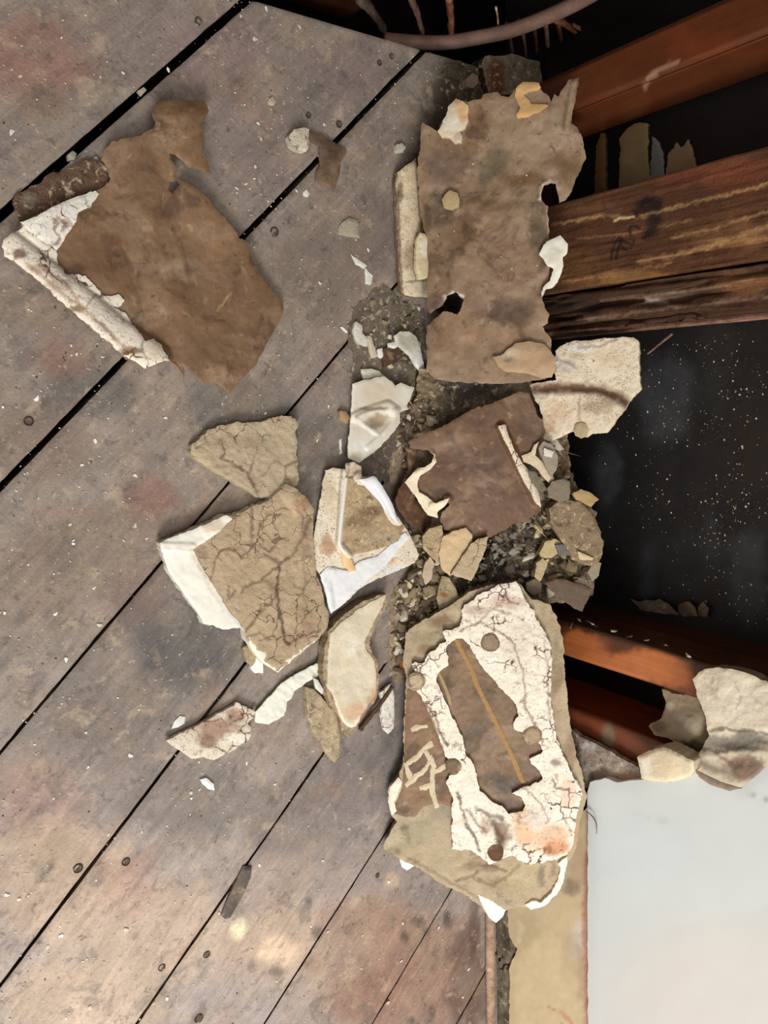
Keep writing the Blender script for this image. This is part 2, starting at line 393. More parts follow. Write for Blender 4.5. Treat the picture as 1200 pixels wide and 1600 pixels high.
def floor_planks():
    Vs = []; Fs = []; Cs = []; base = 0
    for gi in range(len(GAPS) - 1):
        vt, vb = GAPS[gi], GAPS[gi + 1]
        a = vb + GW.get(vb, .003) / 2; b = vt - GW.get(vt, .003) / 2
        nv = int((b - a) / .0036); vv = a + (b - a) * np.arange(nv + 1) / nv
        s = np.concatenate([np.arange(0, 1.9, .0038), np.arange(2.0, 4.6, .1)])
        ue = np.minimum((.443 - vv * Nv[1]) / U[1], (-.004 + .8233 - vv * Nv[0]) / U[0])
        Uu = ue[None, :] - s[:, None]; VV = np.tile(vv, (len(s), 1))
        jg = .0008 * fbm(Uu * 60, VV * 0 + gi, gi, 3) + .0009 * np.clip(fbm(Uu * 25, VV * 0 + gi * 3, gi + 4, 3), 0, 1)
        VVj = VV.copy(); VVj[:, 0] += np.abs(jg[:, 0]); VVj[:, -1] -= np.abs(jg[:, -1])
        X = Uu * U[0] + VVj * Nv[0] - .8233; Y = Uu * U[1] + VVj * Nv[1]
        Z = .0006 * fbm(Uu * 6, VV * 30, gi, 3) - .0003
        cur = np.clip(fbm(Uu * 5 + gi, VV * 9, 3, 2) * 2 - .2, 0, 1)
        Z = Z + .0008 * cur * np.sin((VV * 420 + 5 * fbm(Uu * 7, VV * 12, 8, 3)))
        Z[:, 0] -= .0022; Z[:, -1] -= .0022; Z[0, :] -= .001
        ns, nc = X.shape
        T = np.stack([X, Y, Z], -1).reshape(-1, 3)
        idx = np.arange(ns * nc).reshape(ns, nc) + base
        q = np.stack([idx[:-1, :-1], idx[:-1, 1:], idx[1:, 1:], idx[1:, :-1]], -1).reshape(-1, 4)
        px, py = proj(T)
        vis = (px > -250) & (px < 1000) & (py > -250) & (py < 1850)
        px = np.where(vis, px, np.clip(px, -400, 1100)); py = np.where(vis, py, np.clip(py, -400, 2000))
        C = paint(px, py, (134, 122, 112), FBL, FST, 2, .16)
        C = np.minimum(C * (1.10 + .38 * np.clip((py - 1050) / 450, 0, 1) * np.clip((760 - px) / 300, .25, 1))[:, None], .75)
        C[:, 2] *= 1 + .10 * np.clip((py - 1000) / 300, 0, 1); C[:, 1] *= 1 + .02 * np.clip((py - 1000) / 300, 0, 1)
        tint = 1 + .05 * math.sin(gi * 2.4)
        Vs.append(T); Fs.append(q); Cs.append(C * tint)
        nT = len(T)
        # side walls
        for line in (idx[:, 0], idx[::-1, -1], idx[0, ::-1], ):
            P = T[line - base]; D = P.copy(); D[:, 2] = -.024
            off = base + nT
            Vs.append(P); Vs.append(D); k = len(P)
            Cs.append(np.tile(lin((52, 42, 36)), (2 * k, 1)))
            i = np.arange(k - 1)
            Fs.append(np.stack([off + i, off + i + 1, off + k + i + 1, off + k + i], -1))
            nT += 2 * k
        base += nT
    V = np.concatenate(Vs); C = np.concatenate(Cs); Fc = np.concatenate(Fs)[:, ::-1]
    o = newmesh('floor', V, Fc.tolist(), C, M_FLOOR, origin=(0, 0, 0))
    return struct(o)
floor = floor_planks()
for px, py, r in ((122, 1357, 8), (197, 1347, 7), (253, 1512, 6.5), (323, 1492, 6.5), (45, 658, 7), (429, 362, 8), (530, 194, 6), (612, 88, 5), (593, 98, 5), (311, 1592, 8), (590, 1368, 5), (482, 180, 5), (310, 33, 6)):
    c = F(px, py, .0006); rr = r * .00068; n = 18
    V = [c + np.array([0, 0, -.0006])]; C = [lin((92, 80, 70))]
    for k, (f, z, col) in enumerate(((.62, -.0006, (98, 86, 76)), (.85, .0000, (58, 48, 42)), (1.0, .0003, (66, 55, 48)), (1.1, -.0012, (70, 58, 50)))):
        for j in range(n):
            V.append(c + np.array([rr * f * math.cos(j * 2 * math.pi / n), rr * f * math.sin(j * 2 * math.pi / n), z])); C.append(lin(col))
    Fc = [[0, 1 + j, 1 + (j + 1) % n] for j in range(n)]
    for k in range(3): Fc += [[1 + k * n + j, 1 + (k + 1) * n + j, 1 + (k + 1) * n + (j + 1) % n, 1 + k * n + (j + 1) % n] for j in range(n)]
    newmesh('nail_head', V, Fc, C, M_ROUGH, floor)
struct(box('subfloor', -3.2, .16, -3.2, 1.0, -.30, -.27, M_DARK, (18, 14, 12)))
for k in range(4):
    struct(box('floor_joist', -3.0, .1, -.52 - k * .5, -.47 - k * .5, -.27, -.0245, M_DARK, (40, 30, 24)))
# ================================================================ WALL
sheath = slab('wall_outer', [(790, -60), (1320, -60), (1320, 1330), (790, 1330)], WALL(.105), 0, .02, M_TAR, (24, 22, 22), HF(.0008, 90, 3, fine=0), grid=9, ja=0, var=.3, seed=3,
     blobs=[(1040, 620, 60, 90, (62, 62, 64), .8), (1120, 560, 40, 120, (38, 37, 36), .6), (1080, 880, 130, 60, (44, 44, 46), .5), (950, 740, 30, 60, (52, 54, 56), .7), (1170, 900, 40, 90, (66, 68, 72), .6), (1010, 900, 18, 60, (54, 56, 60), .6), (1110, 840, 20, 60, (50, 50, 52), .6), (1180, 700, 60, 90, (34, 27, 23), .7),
            (1000, 230, 120, 60, (16, 12, 11), .9), (950, 60, 160, 90, (10, 8, 8), .9), (960, 1080, 130, 90, (6, 5, 5), .95)])  # last blob paints the shade of the hollow between the lower studs
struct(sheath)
struct(box('wall_upper', .106, .125, -1.3, .42, .52, 1.6, M_TAR, (24, 22, 22)))
struct(box('wall_back', -.0, .12, -3.2, -1.23, 0, 2.6, M_WALL, (216, 216, 210)))
pl = WALL(-.012)
wp = slab('wall_right', [(918, 1238), (922, 1222), (945, 1216), (965, 1223), (985, 1219), (1005, 1219), (1050, 1222), (1080, 1206), (1095, 1211), (1120, 1222), (1158, 1233), (1180, 1213), (1200, 1195), (1290, 1120), (1420, 1110), (1420, 1760), (921, 1760), (918, 1500)],
     pl, 0, .012, M_WALL, (211, 216, 214), HF(.0012, 160, 5, fine=.0001), grid=8, ja=1.6, seed=9, var=.01, edge=(238, 234, 226),
     blobs=[(1150, 1560, 260, 160, (216, 211, 202), .8), (1030, 1280, 16, 8, (196, 196, 192), .5), (990, 1330, 120, 90, (208, 216, 218), .6)],
     strokes=[([(990, 1270), (1040, 1285)], 2.5, (192, 192, 188), .4), ([(1160, 1236), (1230, 1262)], 1.6, (120, 116, 112), .6)])
struct(wp)
lowp = slab('wall_left', [(797, 1350), (860, 1330), (918, 1260), (919, 1400), (921, 1760), (795, 1760), (795, 1600), (797, 1510), (808, 1483), (796, 1465), (793, 1425)],
     WALL(-.004), 0, .008, M_OCHRE, (204, 184, 148), HF(.0012, 60, 6, fine=.0004), grid=5, ja=1.8, seed=12, var=.05, edge=(150, 130, 104),
     blobs=[(850, 1560, 70, 130, (212, 192, 152), .7), (905, 1470, 20, 40, (214, 200, 186), .8), (890, 1500, 20, 60, (190, 168, 134), .5), (893, 1385, 20, 18, (126, 112, 90), .8), (820, 1450, 30, 40, (176, 160, 122), .6), (905, 1350, 18, 50, (178, 150, 126), .6)],
     strokes=[([(916, 1330), (914, 1440), (917, 1600), (918, 1760)], 4.5, (178, 118, 100), .8), ([(905, 1480), (908, 1520), (906, 1560)], 6, (160, 136, 116), .5), ([(860, 1575), (880, 1583), (893, 1600)], 3, (188, 130, 108), .8), ([(880, 1600), (872, 1625)], 3, (120, 100, 84), .7), ([(812, 1440), (816, 1455), (810, 1470)], 4, (214, 198, 168), .6)])
struct(lowp)
struct(slab('trim_1', [(776, 1425), (797, 1420), (800, 1452), (808, 1475), (800, 1500), (800, 1600), (800, 1760), (776, 1760)], WALL(-.001), 0, .01, M_ROUGH, (116, 106, 88), HF(.0015, 14, 6, fine=.0012), grid=4, ja=1.2, seed=14, var=.2,
     blobs=[(792, 1470, 10, 24, (60, 52, 44), .8), (794, 1590, 8, 10, (50, 42, 36), .8)]))
mold = tube('trim_2', [F(766, 1385, .006), F(766, 1440, .0065), F(766, 1520, .0065), F(767, 1600, .006), F(767, 1760, .006)], .0088, M_AGED, (154, 128, 108), n=16, squash=.8)
struct(mold)
# ================================================================ STUDS
SB = (132, 70, 34)
sp = timber('sole_plate', -.0, .1, -1.2, .40, 0, .035, M_DARK, (60, 42, 30), zf=(0, .03), st=.01)
tag(sp, 'dark wooden sole plate lying under the wall studs, mostly buried in rubble', 'timber')
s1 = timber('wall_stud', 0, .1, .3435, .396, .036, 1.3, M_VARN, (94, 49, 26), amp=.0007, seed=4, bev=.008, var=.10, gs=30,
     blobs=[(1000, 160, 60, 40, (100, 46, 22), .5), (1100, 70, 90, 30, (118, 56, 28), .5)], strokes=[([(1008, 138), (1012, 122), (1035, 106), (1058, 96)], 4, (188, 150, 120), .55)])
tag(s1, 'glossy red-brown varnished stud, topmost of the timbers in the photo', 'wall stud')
INK = (34, 26, 24)
s2 = timber('wall_stud', .0, .1, .1225, .2355, .036, 1.3, M_AGED, (86, 55, 37), amp=.0012, seed=11, st=.0015, var=.16, gs=5,
     blobs=[(1110, 270, 150, 30, (112, 62, 42), .8), (920, 330, 60, 20, (110, 74, 50), .7), (1000, 440, 120, 22, (138, 96, 58), .8), (1140, 370, 90, 30, (132, 92, 60), .7), (900, 420, 50, 40, (118, 80, 48), .6), (1150, 300, 60, 12, (104, 58, 42), .6)],
     strokes=[([(900, 372), (980, 366), (1080, 344)], 1.8, (156, 116, 78), .5), ([(880, 395), (950, 388), (985, 390)], 2, (70, 44, 30), .6), ([(1060, 345), (1130, 330), (1200, 318)], 2, (70, 42, 30), .6), ([(1050, 372), (1120, 356), (1200, 330)], 3, (176, 136, 92), .6), ([(1080, 392), (1150, 376), (1200, 372)], 4, (168, 130, 88), .6), ([(865, 350), (940, 337), (1000, 340), (1060, 322), (1120, 308), (1200, 288)], 3, (186, 146, 98), .55), ([(960, 345), (990, 338)], 2.2, (214, 184, 140), .8),
              ([(1000, 408), (1060, 398), (1130, 376), (1200, 352)], 5, (182, 140, 94), .55), ([(880, 440), (960, 430), (1050, 412)], 3, (170, 128, 84), .5),
              ([(1002, 320), (1012, 314), (1028, 318)], 10, INK, .97), ([(994, 333), (1010, 327), (1030, 324)], 6.5, INK, .95), ([(1018, 343), (1026, 341), (1020, 354), (1014, 364)], 11, INK, .95), ([(1006, 372), (1012, 366)], 3, INK, .8),
              ([(985, 369), (983, 360), (987, 353), (995, 353), (999, 357)], 2.3, INK, .92), ([(1003, 373), (1005, 370)], 2, INK, .8),
              ([(972, 373), (976, 379), (989, 382), (991, 376)], 2.3, INK, .92), ([(969, 376), (971, 386), (980, 391)], 2.3, INK, .92),
              ([(967, 371), (960, 382), (955, 398), (955, 405)], 2.3, INK, .92), ([(971, 372), (967, 385), (962, 405)], 2.3, INK, .92)])
tag(s2, 'reddish brown stud with a black ink blot and stamped letters', 'wall stud')
s2b = timber('wall_stud', .002, .1, .0685, .1195, .036, 1.3, M_AGED, (76, 51, 37), amp=.0015, groove=.013, seed=17, st=.0025, var=.25, gs=5,
     blobs=[(900, 490, 60, 40, (50, 34, 24), .8), (1160, 440, 60, 24, (128, 88, 56), .7), (1050, 460, 50, 14, (110, 92, 78), .5), (890, 470, 50, 20, (60, 42, 30), .8)],
     strokes=[([(858, 529), (1000, 521), (1100, 511), (1210, 498)], 8, (146, 108, 90), .9), ([(900, 500), (960, 494), (1050, 480), (1200, 462)], 3, (150, 122, 98), .5), ([(940, 470), (1060, 458), (1180, 436)], 2.5, (160, 132, 104), .5), ([(1010, 468), (1040, 472)], 4, (180, 168, 156), .7)])
tag(s2b, 'dark split and weathered stud tight against the ink-stamped one', 'wall stud')
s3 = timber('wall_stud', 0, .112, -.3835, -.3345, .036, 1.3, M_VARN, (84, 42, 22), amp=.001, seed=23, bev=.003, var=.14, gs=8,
     blobs=[(960, 1040, 90, 30, (170, 98, 52), .9), (1060, 1062, 34, 22, (160, 92, 50), .8), (910, 1005, 50, 24, (160, 92, 50), .9), (960, 1040, 90, 30, (170, 98, 52), .9), (985, 1045, 110, 34, (176, 102, 56), .95), (1010, 1035, 60, 26, (182, 108, 60), .9), (905, 1005, 40, 24, (158, 90, 48), .9)],  # orange blobs paint the front as lit, dark base keeps the side shaded
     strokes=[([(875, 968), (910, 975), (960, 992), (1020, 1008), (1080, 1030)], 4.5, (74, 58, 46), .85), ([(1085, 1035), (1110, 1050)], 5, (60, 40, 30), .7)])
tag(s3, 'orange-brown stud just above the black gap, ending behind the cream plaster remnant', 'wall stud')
s4 = timber('wall_stud', .012, .112, -.515, -.465, .036, 1.3, M_VARN, (116, 60, 34), amp=.001, seed=29, bev=.003, var=.2, gs=8,
     blobs=[(950, 1150, 14, 26, (128, 112, 88), .85), (935, 1120, 40, 20, (116, 60, 34), .5)])
tag(s4, 'lowest brown stud in the photo, its foot hidden behind the leaning plaster slab', 'wall stud')
# plaster left on the wall beside the studs
rw = slab('wooden_lath', [(893, 1140), (905, 1150), (950, 1172), (990, 1195), (1010, 1208), (1000, 1222), (965, 1228), (940, 1222), (915, 1232), (900, 1200)], WALL(.002), .004, .008, M_ROUGH, (156, 142, 128), HF(.002, 20, 3, fine=.0012), seed=31, var=.25,
     blobs=[(925, 1165, 22, 10, (176, 172, 166), .8), (930, 1222, 22, 8, (190, 186, 178), .8), (970, 1215, 26, 8, (176, 138, 112), .8), (900, 1170, 10, 24, (80, 62, 50), .7)])
tag(rw, 'rough grey-painted strip of wood at the top edge of the white wall', 'lath')
cp = slab('plaster_remnant', [(1083, 1062), (1092, 1050), (1112, 1043), (1145, 1045), (1172, 1054), (1200, 1066), (1260, 1080), (1340, 1090), (1340, 1190), (1260, 1160), (1215, 1182), (1200, 1196), (1180, 1214), (1158, 1231), (1120, 1222), (1088, 1208), (1092, 1176), (1108, 1150), (1100, 1112), (1088, 1085)],
     WALL(-.004), .008, .014, M_CREAM, (216, 204, 180), HF(.002, 30, 5, fine=.0006, grooves=[([(1095, 1165), (1150, 1158), (1230, 1150)], 14, .004)]), seed=33, edge=(150, 132, 108),
     blobs=[(1150, 1100, 60, 45, (222, 212, 192), .7), (1150, 1160, 80, 16, (128, 122, 110), .95), (1165, 1200, 40, 26, (132, 108, 92), .9), (1165, 1148, 14, 10, (120, 112, 104), .8), (1160, 1192, 34, 24, (138, 114, 96), .85), (1105, 1203, 18, 12, (216, 202, 184), .7), (1130, 1185, 16, 10, (200, 180, 156), .7)],
     strokes=[([(1110, 1142), (1135, 1138), (1160, 1142), (1200, 1146), (1240, 1150)], 3, (96, 88, 78), .8), ([(1100, 1170), (1130, 1176), (1160, 1168), (1200, 1172)], 3.5, (92, 80, 68), .7), ([(1150, 1072), (1158, 1090), (1150, 1110)], 1.8, (176, 158, 132), .7), ([(1115, 1060), (1112, 1085)], 2.4, (170, 150, 124), .6), ([(1175, 1090), (1190, 1100)], 2, (180, 162, 138), .6), ([(1098, 1055), (1125, 1050), (1118, 1090), (1105, 1100)], 2.5, (176, 160, 136), .5), ([(1120, 1178), (1150, 1200), (1185, 1195)], 3, (104, 88, 76), .6)])
tag(cp, 'cream plaster remnant with a grey band clinging to the wall over the studs', 'plaster')
fl = slab('wallpaper_flap', [(1085, 1203), (1090, 1205), (1125, 1222), (1158, 1232), (1140, 1236), (1110, 1226), (1092, 1214)], WALL(-.02), .004, .0015, M_PAPER, (150, 132, 116), seed=35, grid=2.5, ja=.8)
fl.parent = cp; fl.location = fl.location - cp.location; fl.name = 'paper_edge'
cb = slab('mortar_lump', [(1034, 1077), (1058, 1085), (1086, 1086), (1098, 1105), (1109, 1150), (1112, 1168), (1098, 1180), (1082, 1182), (1066, 1172), (1050, 1156), (1022, 1148), (1012, 1134), (1035, 1122), (1040, 1098)],
     WALL(.012), .0, .03, M_CREAM, (158, 142, 116), HF(.002, 30, 7, fine=.0005, gauss=[(1080, 1130, 34, .012)]), seed=37, blobs=[(1070, 1125, 30, 24, (146, 136, 120), .8), (1046, 1103, 10, 10, (206, 196, 176), .8), (1085, 1165, 24, 12, (84, 66, 50), .8), (1030, 1135, 18, 12, (96, 84, 66), .7)])
tag(cb, 'smooth grey-brown mortar lump bulging between the stud and the cream plaster', 'mortar')
bl = slab('plaster_chunk', [(996, 1181), (1015, 1173), (1036, 1167), (1060, 1176), (1084, 1190), (1085, 1203), (1078, 1213), (1050, 1222), (1015, 1220), (1002, 1216), (999, 1200)], WALL(-.014), .014, .024, M_CREAM, (226, 212, 180), HF(.0005, 30, 8, fine=.0003, gauss=[(1045, 1195, 26, .003)]), seed=39, edge=(196, 182, 152), rnd=.002,
     blobs=[(1008, 1200, 12, 20, (238, 230, 212), .8), (1050, 1200, 26, 18, (224, 204, 166), .6), (1008, 1180, 12, 6, (196, 160, 130), .7)])
tag(bl, 'cream six-sided plaster chunk resting on the top edge of the white wall', 'plaster chunk')
# pale strips behind the upper bay
PS = [([(928, 305), (931, 232), (938, 208), (946, 208), (948, 300)], (122, 88, 50)), ([(966, 296), (970, 215), (985, 196), (1000, 190), (1013, 193), (1015, 284)], (150, 128, 90)),
      ([(1015, 282), (1019, 212), (1030, 222), (1037, 240), (1038, 276)], (128, 128, 124)), ([(1040, 274), (1044, 240), (1058, 222), (1064, 230), (1076, 218), (1084, 240), (1087, 262)], (156, 132, 98))]
for (q, c), lb in zip(PS, ('narrow orange-brown strip of board deep in the bay below the top stud', 'widest pale yellow board strip behind the bay below the top stud', 'grey whitish strip of board deep in the wall bay', 'short pale board strip with a notched top, rightmost in the bay')):
    o = slab('board_strip', q, WALL(.10), 0, .004, M_CREAM, c, HF(.0004), seed=len(q) + 40, grid=3, ja=3, var=.15, edge=(60, 46, 34))
    tag(o, lb, 'board')
# dark cavity beyond the cut floor edge
pY = Plane((0, .478, 0), (0, -1, 0))
pp = [pY.at(x, y) for x, y in ((600, 62), (650, 66), (700, 66), (750, 58), (800, 47), (860, 24), (920, -6), (980, -46), (1040, -95))]
pipe = tube('pipe', pp, .0092, M_METAL, (122, 94, 82), n=20)
tag(pipe, 'dusty brown pipe curving across the dark hole beyond the floor edge', 'pipe')
struct(box('backing_far', -3.2, .5, 1.0, 1.03, -.3, 1.6, M_DARK, (46, 30, 22)))  # backing box added to stop the bright world showing through the void
struct(box('backing_cavity', .125, .14, .30, 1.0, -.3, 1.6, M_DARK, (14, 11, 10)))  # dark panel added to close the cavity against world light
j = timber('floor_joist', -.24, -.10, .56, .61, -.2, -.06, M_DARK, (110, 66, 44)); tag(j, 'dark brown joist end inside the hole below the pipe', 'joist')
pZ = Plane((0, .47, 0), (0, -1, 0))
bk = slab('wood_block', [(752, 97), (757, 88), (790, 86), (800, 84), (842, 96), (848, 130), (850, 165), (840, 180), (790, 170), (768, 160), (760, 130)], Plane((0, 0, .012), (0, 0, 1)), 0, .05, M_ROUGH, (126, 112, 94), HF(.002, 16, 3, fine=.001), seed=44, var=.2, edge=(56, 36, 24),
     blobs=[(775, 125, 18, 40, (104, 62, 38), .95), (815, 155, 22, 20, (44, 42, 44), .8), (826, 105, 18, 16, (112, 102, 86), .6)])
tag(bk, 'dusty block of wood at the corner where the floor edge meets the wall', 'wood block')
pL = Plane((0, .492, 0), (0, -1, 0))
for i, (x0, y0, x1, y1, r, c) in enumerate(((792, 40, 800, 92, .006, (120, 84, 60)), (812, 36, 822, 98, .0065, (140, 102, 76)), (834, 36, 838, 104, .0055, (112, 72, 48)), (851, 30, 856, 108, .0065, (158, 124, 94)), (872, 34, 878, 108, .007, (110, 72, 50)), (868, 30, 948, 80, .007, (130, 84, 54)), (896, 40, 938, 62, .004, (150, 104, 72)), (640, -8, 660, 50, .009, (96, 74, 60)), (700, -10, 704, 52, .010, (110, 70, 50)), (775, 12, 777, 52, .003, (170, 144, 116)), (560, -8, 600, 46, .012, (84, 70, 60)))):
    o = tube('lath_splinter' if i < 7 else 'lath_stick', [pL.at(x0, y0), pL.at((x0 + x1) / 2 + 2, (y0 + y1) / 2), pL.at(x1, y1)], (r, r * .7), M_AGED, c, n=7, squash=.5, jit=.5, seed=i)
    tag(o, ('leftmost of the broken laths in the dark corner behind the pipe', 'second broken lath from the left in the corner behind the pipe', 'thin reddish lath, third from the left behind the pipe', 'palest lath splinter in the corner behind the pipe', 'rightmost upright lath splinter behind the pipe',
           'long lath splinter slanting down right from the pipe toward the top stud', 'short splinter lying over the long slanting one by the top stud', 'dim stick in the hole just left of where the pipe starts', 'dark reddish stick in the hole above the left part of the pipe', 'thin pale stick crossing the dark hole at the middle of the pipe', 'thick dim stick furthest left in the dark hole')[i], 'lath', 'broken laths behind the pipe' if i < 7 else 'sticks in the dark hole')
j2 = timber('plank_edge', .02, .1, .64, .68, -.15, .5, M_AGED, (96, 56, 38)); tag(j2, 'dark plank in shadow behind the splintered laths', 'plank')
# ================================================================ RUBBLE HEAP
heapP = P3(F(640, 700, .004), F(640, 950, .004), W(925, 850, .05))
heap = slab('plaster_rubble', [(655, 575), (720, 590), (800, 590), (850, 600), (880, 640), (888, 690), (892, 740), (905, 770), (930, 800), (942, 850), (930, 900), (925, 930), (880, 945), (830, 940), (760, 950), (700, 975), (650, 1000), (640, 1060), (612, 1068), (590, 1050), (585, 1000), (592, 950), (600, 920), (640, 890), (652, 860), (630, 820), (610, 780), (590, 745), (592, 715), (620, 690), (632, 650), (650, 620)],
     heapP, 0, .01, M_ROUGH, (146, 128, 106), HF(.006, 34, 51, fine=.0045), grid=3, ja=5, seed=51, var=.3, under=.0005,
     blobs=[(730, 605, 70, 30, (44, 42, 42), .9), (690, 640, 60, 40, (70, 62, 52), .8), (660, 610, 40, 40, (112, 98, 74), .7), (750, 870, 60, 50, (52, 50, 48), .92), (735, 900, 30, 60, (48, 44, 42), .8), (640, 740, 40, 70, (110, 98, 86), .7), (620, 1000, 40, 70, (160, 140, 116), .8),  # first blob paints the shaded gaps under the tall sheet
            (640, 1050, 30, 30, (92, 70, 52), .8), (880, 720, 20, 50, (104, 82, 62), .8), (850, 850, 40, 60, (100, 86, 68), .7), (690, 960, 40, 40, (60, 50, 42), .8), (660, 900, 40, 60, (156, 138, 112), .8), (830, 930, 40, 20, (62, 54, 48), .8)])
tag(heap, 'heap of broken mortar and plaster grit filling the foot of the open wall', 'rubble', kind='stuff')
dirt = slab('dust_patch', [(548, 480), (600, 440), (625, 470), (665, 480), (668, 590), (655, 640), (645, 700), (600, 760), (590, 720), (560, 720), (550, 660), (552, 590), (545, 540)], FLOOR, .0003, .0006, M_ROUGH, (108, 97, 86), HF(.0006, 20, 52, fine=.0005), grid=3.5, ja=9, seed=52, var=.2, rnd=.0004,
     blobs=[(640, 500, 30, 60, (96, 88, 72), .7), (650, 620, 30, 50, (112, 98, 72), .7), (655, 440, 20, 40, (80, 76, 66), .7), (645, 555, 20, 10, (60, 44, 36), .8)])
tag(dirt, 'film of grey plaster dust on the boards left of the big brown paper sheet', 'dust', kind='stuff')
corner = slab('corner_grit', [(692, 96), (720, 98), (752, 108), (757, 140), (752, 158), (730, 160), (705, 165), (690, 140)], FLOOR, .001, .003, M_ROUGH, (78, 68, 52), HF(.003, 14, 53, fine=.003), grid=3, ja=6, seed=53, var=.4)
tag(corner, 'patch of dark grit in the corner under the cut floor edge', 'grit', kind='stuff')

# ================================================================ BIG PIECES
def piece(name, label, cat, *a, **k):
    o = slab(name, *a, **k); return tag(o, label, cat)
# --- upper left brown sheet
hA = HF(.0035, 70, 61, fine=.0004, ridges=[([(12, 390), (60, 428), (120, 475), (180, 525), (240, 562)], 30, .011)], gauss=[(285, 190, 60, .018), (330, 320, 60, .010), (200, 210, 60, .008), (400, 420, 60, .006), (60, 340, 50, .010)])
B = piece('plaster_sheet_backing', 'dark rough brown strip sticking out at the white corner of the upper left sheet', 'wall backing',
     [(30, 300), (60, 287), (80, 270), (100, 266), (130, 250), (150, 244), (172, 260), (172, 300), (140, 305), (100, 318), (60, 338), (35, 352), (24, 330), (20, 312)], FLOOR, .004, .003, M_ROUGH, (98, 76, 62), HF(.002, 20, 60, fine=.0015), seed=60, ja=3,
     blobs=[(45, 315, 18, 16, (120, 110, 98), .7), (110, 300, 50, 16, (84, 62, 48), .6), (150, 255, 20, 10, (116, 96, 80), .6)], strokes=[([(98, 290), (115, 302)], 2, (200, 184, 160), .8), ([(142, 238), (155, 255), (168, 265)], 1.8, (196, 178, 150), .8)])
A = piece('brown_paper_sheet', 'large torn brown paper sheet lying alone at upper left, white plaster along one edge', 'wall backing paper',
     [(245, 160), (262, 155), (285, 153), (305, 160), (318, 154), (327, 172), (321, 185), (313, 193), (318, 215), (315, 235), (322, 250), (331, 272), (326, 270), (312, 264), (298, 262), (285, 250), (272, 240), (265, 238), (265, 250), (276, 262), (276, 275), (283, 282), (300, 290), (315, 300), (330, 315), (345, 335), (358, 348), (375, 372), (388, 380), (390, 395), (398, 415), (415, 440), (430, 458), (441, 470), (443, 485), (430, 515), (415, 540), (400, 570), (385, 585), (372, 600), (358, 614), (345, 605), (335, 597), (318, 600), (305, 588), (288, 575), (265, 562), (246, 570), (228, 577), (198, 562), (165, 532), (130, 502), (90, 467), (60, 437), (30, 415), (9, 400), (2, 385), (8, 372), (28, 360), (32, 348), (60, 335), (90, 318), (125, 305), (150, 298), (166, 290), (172, 280), (168, 262), (158, 250), (162, 236), (175, 222), (200, 215), (217, 212), (240, 200), (243, 190), (238, 175)],
     FLOOR, .010, .0012, M_PAPER, (122, 94, 68), hA, grid=3, ja=2.5, seed=61, var=.12, holes=[[(265, 284), (277, 281), (280, 288), (270, 303), (263, 298)]], under=.0012, edge=(170, 140, 104),
     blobs=[(280, 200, 60, 60, (112, 84, 56), .7), (200, 260, 70, 50, (106, 76, 52), .6), (330, 360, 60, 50, (132, 102, 72), .6), (180, 400, 90, 60, (112, 82, 58), .6), (290, 420, 40, 20, (136, 116, 96), .6), (250, 470, 60, 30, (138, 106, 78), .5), (380, 470, 50, 40, (108, 78, 54), .6), (340, 560, 50, 40, (112, 84, 58), .6), (400, 530, 30, 30, (104, 76, 52), .5), (120, 420, 20, 10, (76, 52, 38), .7), (290, 170, 45, 12, (100, 72, 52), .5)],
     strokes=[([(340, 485), (362, 457)], 1.6, (176, 150, 116), .6), ([(262, 238), (280, 248), (300, 258)], 3, (150, 124, 102), .5), ([(240, 158), (262, 153), (290, 152), (318, 158)], 2, (90, 66, 50), .6)])
slab('plaster_edge', [(32, 348), (60, 337), (90, 319), (125, 305), (150, 297), (155, 303), (144, 316), (143, 324), (122, 331), (119, 347), (110, 358), (98, 378), (88, 393), (80, 385), (66, 378), (52, 368), (38, 358)], FLOOR, .0125, .0015, M_WHITE, (232, 226, 214), hA, parent=A, seed=62, grid=2.5, ja=3,
     strokes=[([(34, 352), (46, 376), (54, 382)], 2.5, (140, 112, 90), .8), ([(82, 343), (88, 350), (86, 362), (94, 372), (84, 384)], 2.6, (120, 90, 70), .8), ([(96, 345), (104, 350), (98, 362)], 3, (124, 94, 76), .7)])
slab('plaster_edge', [(3, 386), (8, 372), (30, 358), (36, 353), (52, 368), (72, 380), (88, 394), (92, 412), (103, 428), (118, 430), (132, 430), (150, 447), (158, 460), (172, 462), (186, 461), (195, 470), (190, 478), (178, 478), (194, 490), (210, 510), (228, 532), (240, 528), (252, 538), (255, 550), (265, 563), (246, 567), (228, 575), (200, 560), (165, 530), (130, 500), (90, 466), (60, 436), (30, 415), (9, 400)], FLOOR, .0130, .0018, M_WHITE, (230, 220, 202), hA, parent=A, seed=63, grid=2.5, ja=3, edge=(200, 180, 150),
     blobs=[(30, 396, 14, 10, (112, 84, 68), .9), (120, 482, 18, 7, (122, 98, 70), .9), (205, 548, 26, 8, (118, 96, 74), .9), (240, 545, 15, 17, (214, 198, 168), .8), (60, 420, 22, 10, (176, 148, 124), .7), (90, 445, 30, 12, (180, 156, 134), .6)],
     strokes=[([(40, 410), (70, 435), (100, 460), (140, 492), (180, 530), (215, 560)], 3, (176, 142, 112), .7), ([(62, 412), (80, 428), (100, 440), (112, 456)], 3, (128, 96, 78), .7), ([(135, 478), (150, 460), (162, 465)], 2, (130, 100, 80), .7), ([(150, 500), (165, 512), (178, 528)], 3, (130, 104, 88), .7), ([(224, 534), (222, 548), (228, 560)], 2, (110, 86, 66), .7)])
tube('torn_fibre', [F(264, 562, .006), F(275, 570, .010), F(284, 582, .006), F(287, 592, .001)], (.0022, .0008), M_PAPER, (150, 108, 70), parent=A, n=7, squash=.4)

